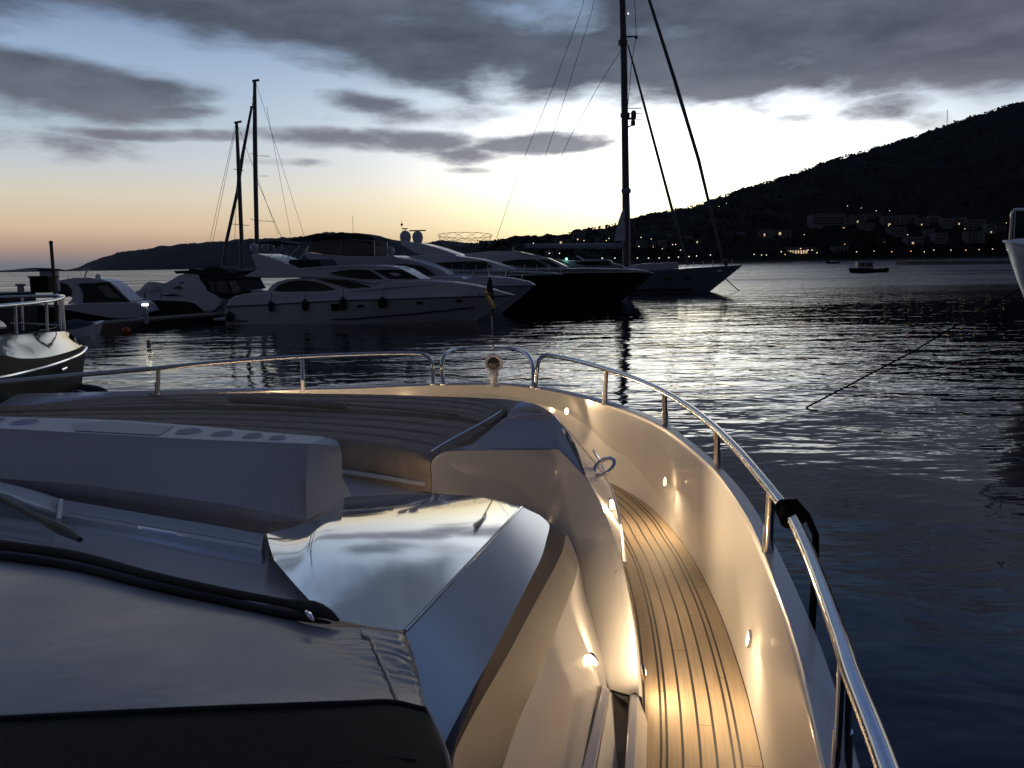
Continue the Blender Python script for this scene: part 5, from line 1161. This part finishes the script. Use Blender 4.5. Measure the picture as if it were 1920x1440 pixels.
# small craft in the bay
def small_boat(u0, u1, v, h, name, label, cat, cabin, mat, grp=None):
    a = V(u0, v, ZC); b = flat(Y(u1, v, a.y), 0); f_ = BF(a, b-a, 0, (b-a).length*.32); L = (b-a).length; B = f_.B
    t = thing(name, label, cat, f_.P(L/2, B/2, 0), grp); near, far = [], []; s_px = L/(u1-u0)
    for i in range(17):
        s = i/16; e = 1-abs(s-.5)*2; hb = B/2*max(.05, min(1, (1-s)*6)**.5 * (1-max(0, (.55-s)/.55)**2.2)); A_, B_ = [], []
        for k in (0, .4, .8, 1.):
            x = L*(s if k else .06+.88*s); zz = (h*s_px)*(.75+.25*abs(s-.55)*2)*k-.1*(1-k); A_.append(f_.P(x, B/2-hb*(.75+.25*k), zz)); B_.append(f_.P(x, B/2+hb*(.75+.25*k), zz))
        near.append(A_); far.append(B_)
    m = MB().grid(near).grid(far).grid([[a_[-1], b_[-1]] for a_, b_ in zip(near, far)]); m.add(near[0]+far[0][::-1], [tuple(range(8))]).add(near[-1]+far[-1][::-1], [tuple(range(8))]); m.build('hull', mat, t)
    zd = h*s_px*.72
    for (c0, c1, ch, nm, mt) in cabin:
        x0, x1 = L*c0, L*c1; z1 = zd+ch*s_px; ca = MB().hexa([f_.P(x0, B*.22, zd), f_.P(x1, B*.22, zd), f_.P(x1, B*.78, zd), f_.P(x0, B*.78, zd)], [f_.P(x0+.1, B*.25, z1), f_.P(x1-.1, B*.25, z1), f_.P(x1-.1, B*.75, z1), f_.P(x0+.1, B*.75, z1)]).build(nm, mt, t, bevel=.05)
        if nm == 'wheelhouse':
            MB().hexa([f_.P(x0-.15, B*.18, z1+.003), f_.P(x1+.2, B*.18, z1+.003), f_.P(x1+.2, B*.82, z1+.003), f_.P(x0-.15, B*.82, z1+.003)], [f_.P(x0-.1, B*.2, z1+.12), f_.P(x1+.15, B*.2, z1+.12), f_.P(x1+.15, B*.8, z1+.12), f_.P(x0-.1, B*.8, z1+.12)]).build('roof', BOATG, t)
            for w0 in (.12, .55): MB().box((0, 0, 0), (0, 0, 0)) if False else MB().hexa([f_.P(x0+(x1-x0)*w0, B*.225-.02, zd+(z1-zd)*.4), f_.P(x0+(x1-x0)*(w0+.33), B*.225-.02, zd+(z1-zd)*.4), f_.P(x0+(x1-x0)*(w0+.33), B*.26, zd+(z1-zd)*.4), f_.P(x0+(x1-x0)*w0, B*.26, zd+(z1-zd)*.4)], [f_.P(x0+(x1-x0)*w0, B*.235-.02, zd+(z1-zd)*.85), f_.P(x0+(x1-x0)*(w0+.33), B*.235-.02, zd+(z1-zd)*.85), f_.P(x0+(x1-x0)*(w0+.33), B*.26, zd+(z1-zd)*.85), f_.P(x0+(x1-x0)*w0, B*.26, zd+(z1-zd)*.85)]).build('window', GLASS, ca, smooth=False)
    return t, f_, L, zd, s_px
t, f_, L, zd, k_ = small_boat(1597, 1674, 511.5, 9, 'fishing_boat', 'small dark fishing boat with a boxy wheelhouse alone on the bay', 'boat', [(.17, .56, 13, 'wheelhouse', BOATG)], BOATD)
m = MB()
for s in (.62, .72, .82): m.tube([f_.P(L*s, f_.B*.2, zd), f_.P(L*s, f_.B*.2, zd+10*k_)], .04, 5)
m.tube([f_.P(L*.56, f_.B*.2, zd+11*k_), f_.P(L*.84, f_.B*.2, zd+9*k_)], .04, 5); m.build('awning_frame', BOATG, t)
small_boat(1550, 1577, 494.5, 4, 'rowing_boat', 'tiny low boat in front of the lit waterfront restaurant', 'boat', [(.4, .62, 3, 'engine_box', BOATG)], BOATD)
small_boat(1414, 1452, 490.5, 3, 'rowing_boat', 'tiny low pale boat near the far shore just right of the sailing yacht bow', 'boat', [(.3, .55, 2.5, 'engine_box', BOATG)], BOATG)
# long low pier in the bay on the right
a, b = V(1702, 496.5, ZC), V(2100, 494, ZC)
pr = MB().hexa([flat(a, -.5), flat(b, -.5), flat(b+Vector((0, 12, 0)), -.5), flat(a+Vector((0, 12, 0)), -.5)], [flat(a, 1.7), flat(b, 1.7), flat(b+Vector((0, 12, 0)), 1.7), flat(a+Vector((0, 12, 0)), 1.7)]).build('pier', STONE, None, smooth=False)
tag(pr, 'long low stone pier in front of the lamp lit promenade on the right', 'pier')

# ------------------------------------------------------------------ town under the hill
def building(u0, u1, v0, v1, label, mat=HOUSEW, rows=2, cols=4, lit=(), roof='flat', name='house', cat='house', group='houses of the hillside town', yoff=0., dep=12., bands=0):
    p = on_hill((u0+u1)/2, v1) if v1 < 484 else Y((u0+u1)/2, v1, ysh((u0+u1)/2)+14)
    yv = p.y+yoff; a, b = Y(u0, v1, yv), Y(u1, v1, yv); zt = Y((u0+u1)/2, v0, yv).z; zb = min(a.z, b.z)
    t = thing(name, label, cat, Vector(((a.x+b.x)/2, yv, zb)), group); H = zt-zb; Wd = b.x-a.x
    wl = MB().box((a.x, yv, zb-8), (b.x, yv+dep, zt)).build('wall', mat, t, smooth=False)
    if roof == 'flat': MB().box((a.x-.3, yv-.3, zt+.01), (b.x+.3, yv+dep+.3, zt+.5)).build('roof', mat, t, smooth=False)
    else:
        r0_, r1_ = zt+.01, zt+min(Wd, dep)*.22; MB().prism([(a.x-.4, yv-.4, r0_), (a.x-.4, yv+dep/2, r1_), (a.x-.4, yv+dep+.4, r0_)], [(b.x+.4, yv-.4, r0_), (b.x+.4, yv+dep/2, r1_), (b.x+.4, yv+dep+.4, r0_)]).build('roof', HOUSEROOF, t, smooth=False)
    for i in range(bands):
        z0 = zb+H*(.26+i*.62/bands); MB().box((a.x+Wd*.06, yv-.12, z0), (b.x-Wd*.06, yv+.2, z0+H*.30/bands)).build('balcony_row', DARKWIN, t, smooth=False)
    for i in range(rows):
        for j in range(cols):
            if bands: continue
            z0 = zb+H*(.18+.8*i/max(rows, 1)); x0 = a.x+Wd*(.10+.82*j/cols); l = (i, j) in lit
            MB().box((x0, yv-.06, z0), (x0+Wd*.45/cols, yv+.1, z0+H*.42/rows)).build('window', LITWIN if l else DARKWIN, t, smooth=False)
    return t, a, b, zb, zt, yv
# hotel
t, a, b, zb, zt, yv = building(1522, 1586, 403, 425, 'white hotel block with dark balcony rows above a lit terrace on the hillside', HOUSEW, bands=3, name='hotel', cat='hotel', group=None, dep=18)
Wd = b.x-a.x
MB().box((a.x-4, yv-6, zb-9), (b.x-2, yv-.02, zb-.5)).build('terrace', HOUSEW, t, smooth=False)
for j in range(9): x0 = a.x-3+(Wd)*j/9; lt_ = j >= 4; MB().box((x0, yv-6.1, zb-4.2), (x0+(Wd/9*.7 if lt_ else 1.3), yv-5.9, zb-1.2 if lt_ else zb-2.8)).build('window', LITWIN, t, smooth=False)
MB().box((b.x+.05, yv+1, zb-5), (b.x+14, yv+14, zt-3)).build('side_wing', HOUSEG, t, smooth=False)
for j in range(8): x0 = a.x+Wd*(.05+.115*j); MB().box((x0, yv-.5, zt+.52), (x0+Wd*.08, yv+6, zt+2.0)).build('roof_canopy', HOUSEG, t, smooth=False)
# lit restaurant on the waterfront
t, a, b, zb, zt, yv = building(1470, 1530, 464, 477, 'waterfront restaurant with a long glowing orange lit front', HOUSEG, rows=1, cols=10, lit={(0, j) for j in range(8)}, name='restaurant', cat='restaurant', group=None)
H_ = [(1425, 1448, 434, 444, 1), (1450, 1484, 431, 442, 1), (1600, 1622, 404, 420, 2), (1624, 1652, 401, 414, 2), (1612, 1640, 418, 432, 3), (1655, 1690, 408, 424, 3), (1692, 1718, 404, 421, 3), (1720, 1742, 409, 425, 3), (1668, 1700, 426, 442, 3), (1744, 1764, 405, 422, 2), (1766, 1786, 410, 428, 3),
      (1752, 1776, 437, 458, 3), (1736, 1752, 430, 446, 2), (1790, 1812, 408, 424, 2), (1814, 1848, 412, 430, 3), (1812, 1846, 434, 457, 4), (1850, 1868, 420, 440, 3), (1868, 1886, 424, 436, 2), (1700, 1732, 444, 460, 2), (1650, 1672, 446, 458, 2), (1562, 1592, 462, 474, 1),
      (1196, 1216, 452, 463, 2), (1220, 1230, 453, 467, 2), (1237, 1250, 453, 466, 2), (1249, 1260, 441, 446, 1), (1285, 1298, 446, 455, 2), (1300, 1316, 449, 457, 1), (1383, 1398, 438, 445, 1), (1040, 1072, 449, 458, 1), (1022, 1038, 472, 480, 1), (1075, 1098, 440, 452, 2), (898, 925, 452, 462, 1)]
NM = ['low villa with a shallow roof left of the hotel hill', 'wide pale villa on the rise left of the hotel', 'stepped pale block immediately right of the hotel', 'flat roofed block highest on the slope right of the hotel', 'pale block below the stepped one beside the hotel', 'broad terraced apartment block in the middle of the hillside town', 'terraced block with four window columns above the promenade trees', 'dim block right of the broad terraced apartments', 'apartment block under the broad terraced one', 'upper house on the right half of the slope', 'tall dim house between upper house and large grey block', 'pale house front just above the promenade lamps', 'small house above the pale front near the promenade', 'square house high on the right of the town', 'large grey block high on the right of the town', 'tallest pale block near the round tree on the right', 'narrow house beside the tallest pale block', 'rightmost small house of the town', 'long low building behind the middle promenade lamps', 'low house half hidden by the round dark tree', 'low boathouse between the restaurant and the tree', 'grey house just right of the tall mast', 'tall narrow house right of the mast', 'narrow house with dark windows above the promenade near the mast', 'tiny upper house between mast and stays', 'small house below the inner forestay', 'long low house crossing behind the inner forestay', 'faint house alone left of the outer forestay foot', 'long house with lit slope lamps left of the mast', 'low shore house behind the white yacht roof', 'house with orange lamps on the ridge left of the mast', 'dark pavilion on the ridge beside the lattice ring']
for (u0, u1, v0, v1, r_), nm in zip(H_, NM):
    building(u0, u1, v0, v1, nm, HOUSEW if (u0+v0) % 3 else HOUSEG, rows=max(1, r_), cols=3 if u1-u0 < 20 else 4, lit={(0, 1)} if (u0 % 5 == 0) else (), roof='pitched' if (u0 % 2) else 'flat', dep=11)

# trees by the promenade
def tree(u, v, w_px, h_px, label, seed):
    yv = ysh(u)+10; p = Y(u, v, yv); s = yv/F; t = thing('tree', label, 'tree', flat(p, 1.9), 'trees along the promenade'); rn = random.Random(seed)
    h = h_px*s; r = w_px*s/2; base = Vector((p.x, p.y, 1.9))
    tr = MB().tube([base, base+Vector((.3, 0, h*.3)), base+Vector((0, 0, h*.6))], [.55, .4, .2], 8)
    for k in range(4): a_ = k*1.7+seed; tr.tube([base+Vector((.2, 0, h*.32)), base+Vector((math.cos(a_)*r*.6, math.sin(a_)*r*.5, h*.65))], [.25, .08], 6)
    tr.build('trunk', BARK, t)
    m = MB()
    for k in range(420):
        a_ = rn.uniform(0, 2*math.pi); b_ = math.acos(rn.uniform(-.6, 1)); q = r*rn.uniform(.55, 1.0)*(1+.25*math.sin(3*a_+seed)*math.sin(2*b_))
        c = base+Vector((math.cos(a_)*math.sin(b_)*q, math.sin(a_)*math.sin(b_)*q, h*.62+math.cos(b_)*h*.38*rn.uniform(.6, 1.)))
        e = rn.uniform(.05, .11)*r; d1 = Vector((rn.uniform(-1, 1), rn.uniform(-1, 1), rn.uniform(-1, 1))).normalized(); d2 = d1.orthogonal().normalized()
        m.add([c+d1*e, c+d2*e*1.2, c-d1*e, c-d2*e*.9], [(0, 1, 2, 3)])
    m.build('crown', LEAFD, t, smooth=False, fix=False)
for i, (u, v, w_, h_, lb) in enumerate(((1655, 482, 46, 46, 'widest round dark tree below the hotel, behind the first promenade lamps'), (1628, 482, 26, 30, 'smaller tree against the left side of the widest round tree'), (1600, 482, 24, 26, 'low tree between the boathouse and the round trees'), (1868, 482, 40, 40, 'round dark tree at the right end of the town'), (1750, 480, 20, 22, 'bushy tree behind the middle promenade lamps'), (1795, 480, 22, 20, 'tree below the square house on the right'), (1716, 480, 18, 18, 'small tree left of the long low building front'), (1230, 490, 22, 26, 'dark tree right of the mast behind the promenade lamps'), (1262, 490, 26, 28, 'broad dark tree between the two forestays'), (1180, 492, 16, 22, 'tree just behind the mast foot'), (1305, 488, 18, 20, 'tree under the outer forestay'))):
    tree(u, v, w_, h_, lb, i+1)

# lamps: every light of the far shore is a lamp of its own
def street_lamp(u, v, mat, label, grp, sz=.42, hgt=5., hill=False):
    if hill: b_ = on_hill(u, v+hgt); p = Y(u, v, b_.y-6)
    else: p = Y(u, v, ysh(u)+2)
    gz = 1.9 if not hill else p.z-hgt
    t = thing('street_lamp', label, 'street lamp', flat(p, gz), grp)
    MB().tube([flat(p, gz-1), flat(p, p.z-sz)], .09, 5).build('pole', SPAR, t)
    MB().ball(p, sz, 8, 6).build('lantern', mat, t)
GW, GO, GU = 'white lit lamps along the far promenade', 'orange lit lamps along the far promenade', 'lit lamps scattered over the hillside town'
for u, v in ((1606, 472), (1639, 471), (1733, 472), (1751, 469), (1861, 467), (1888, 468), (1153, 484), (1195, 484), (1216, 484), (1236, 484), (1254, 483), (1272, 482), (1292, 481), (1306, 480), (1332, 478), (1414, 477), (1129, 484), (1428, 478), (1437, 478)):
    street_lamp(u, v, BULB_WHITE if u != 1639 else BULB_WARM, 'white lit lamp in the row along the far promenade', GW)
for u, v in ((1672, 472), (1708, 471), (1783, 469), (1811, 469), (1836, 468)):
    street_lamp(u, v, BULB_ORANGE if u != 1783 else BULB_WARM, 'orange lit lamp in the row along the right hand promenade', GO, .5)
for u, v, mt in ((1501, 466, 0), (1515, 469, 1), (1522.5, 469, 1), (1465, 472, 1), (1472, 477, 2), (1503, 475, 2), (1532, 474, 0)):
    street_lamp(u, v, (BULB_WARM, BULB_WHITE, BULB_ORANGE)[mt], 'lit lamp standing in front of the glowing restaurant', 'lit lamps round the waterfront restaurant', .5)
for u, v in ((1589, 386), (1615, 390), (1643, 395), (1668, 395), (1666, 423), (1809, 429), (1887, 418), (1508, 440), (1702, 440), (1671, 448), (1584, 458), (1202, 445), (1221, 448), (1261, 458.5), (1267, 458.5), (1242, 466), (1276, 469), (1346, 453), (1348, 387), (1362, 381), (1142, 447), (1137, 451), (1026, 472), (1030, 475), (1049, 475), (1602, 405), (1601, 412), (1198, 462), (1095, 451), (1000, 456)):
    street_lamp(u, v, BULB_WHITE if (u*7) % 3 else BULB_WARM, 'small lit lamp among the dark houses on the hillside', GU, .40, 4, True)
for u, v in ((1081, 441), (1075, 439), (1088, 442), (1082, 448)):
    street_lamp(u, v, BULB_ORANGE, 'small orange lamp in the cluster on the ridge left of the tall mast', 'orange lamps on the ridge', .34, 3, True)

# radio mast on the ridge
p = Y(1776, 238, yrd(1776)-20); tp = Y(1776, 206, yrd(1776)-20); rm = thing('radio_mast', 'thin lattice radio mast standing on the hill skyline', 'mast', p)
for dx, dy in ((-1.2, -1), (1.2, -1), (0, 1.2)): MB().tube([p+Vector((dx*1.6, dy*1.6, -8)), tp+Vector((dx*.3, dy*.3, 0))], .32, 4).build('leg', SPARW, rm)
m = MB()
for i in range(9):
    k = i/9; a_ = p.lerp(tp, k); s = 1.6-1.3*k; m.tube([a_+Vector((-1.2*s, -1*s, 0)), a_+Vector((1.2*s, -1*s, 3))], .18, 4)
m.build('bracing', SPARW, rm)
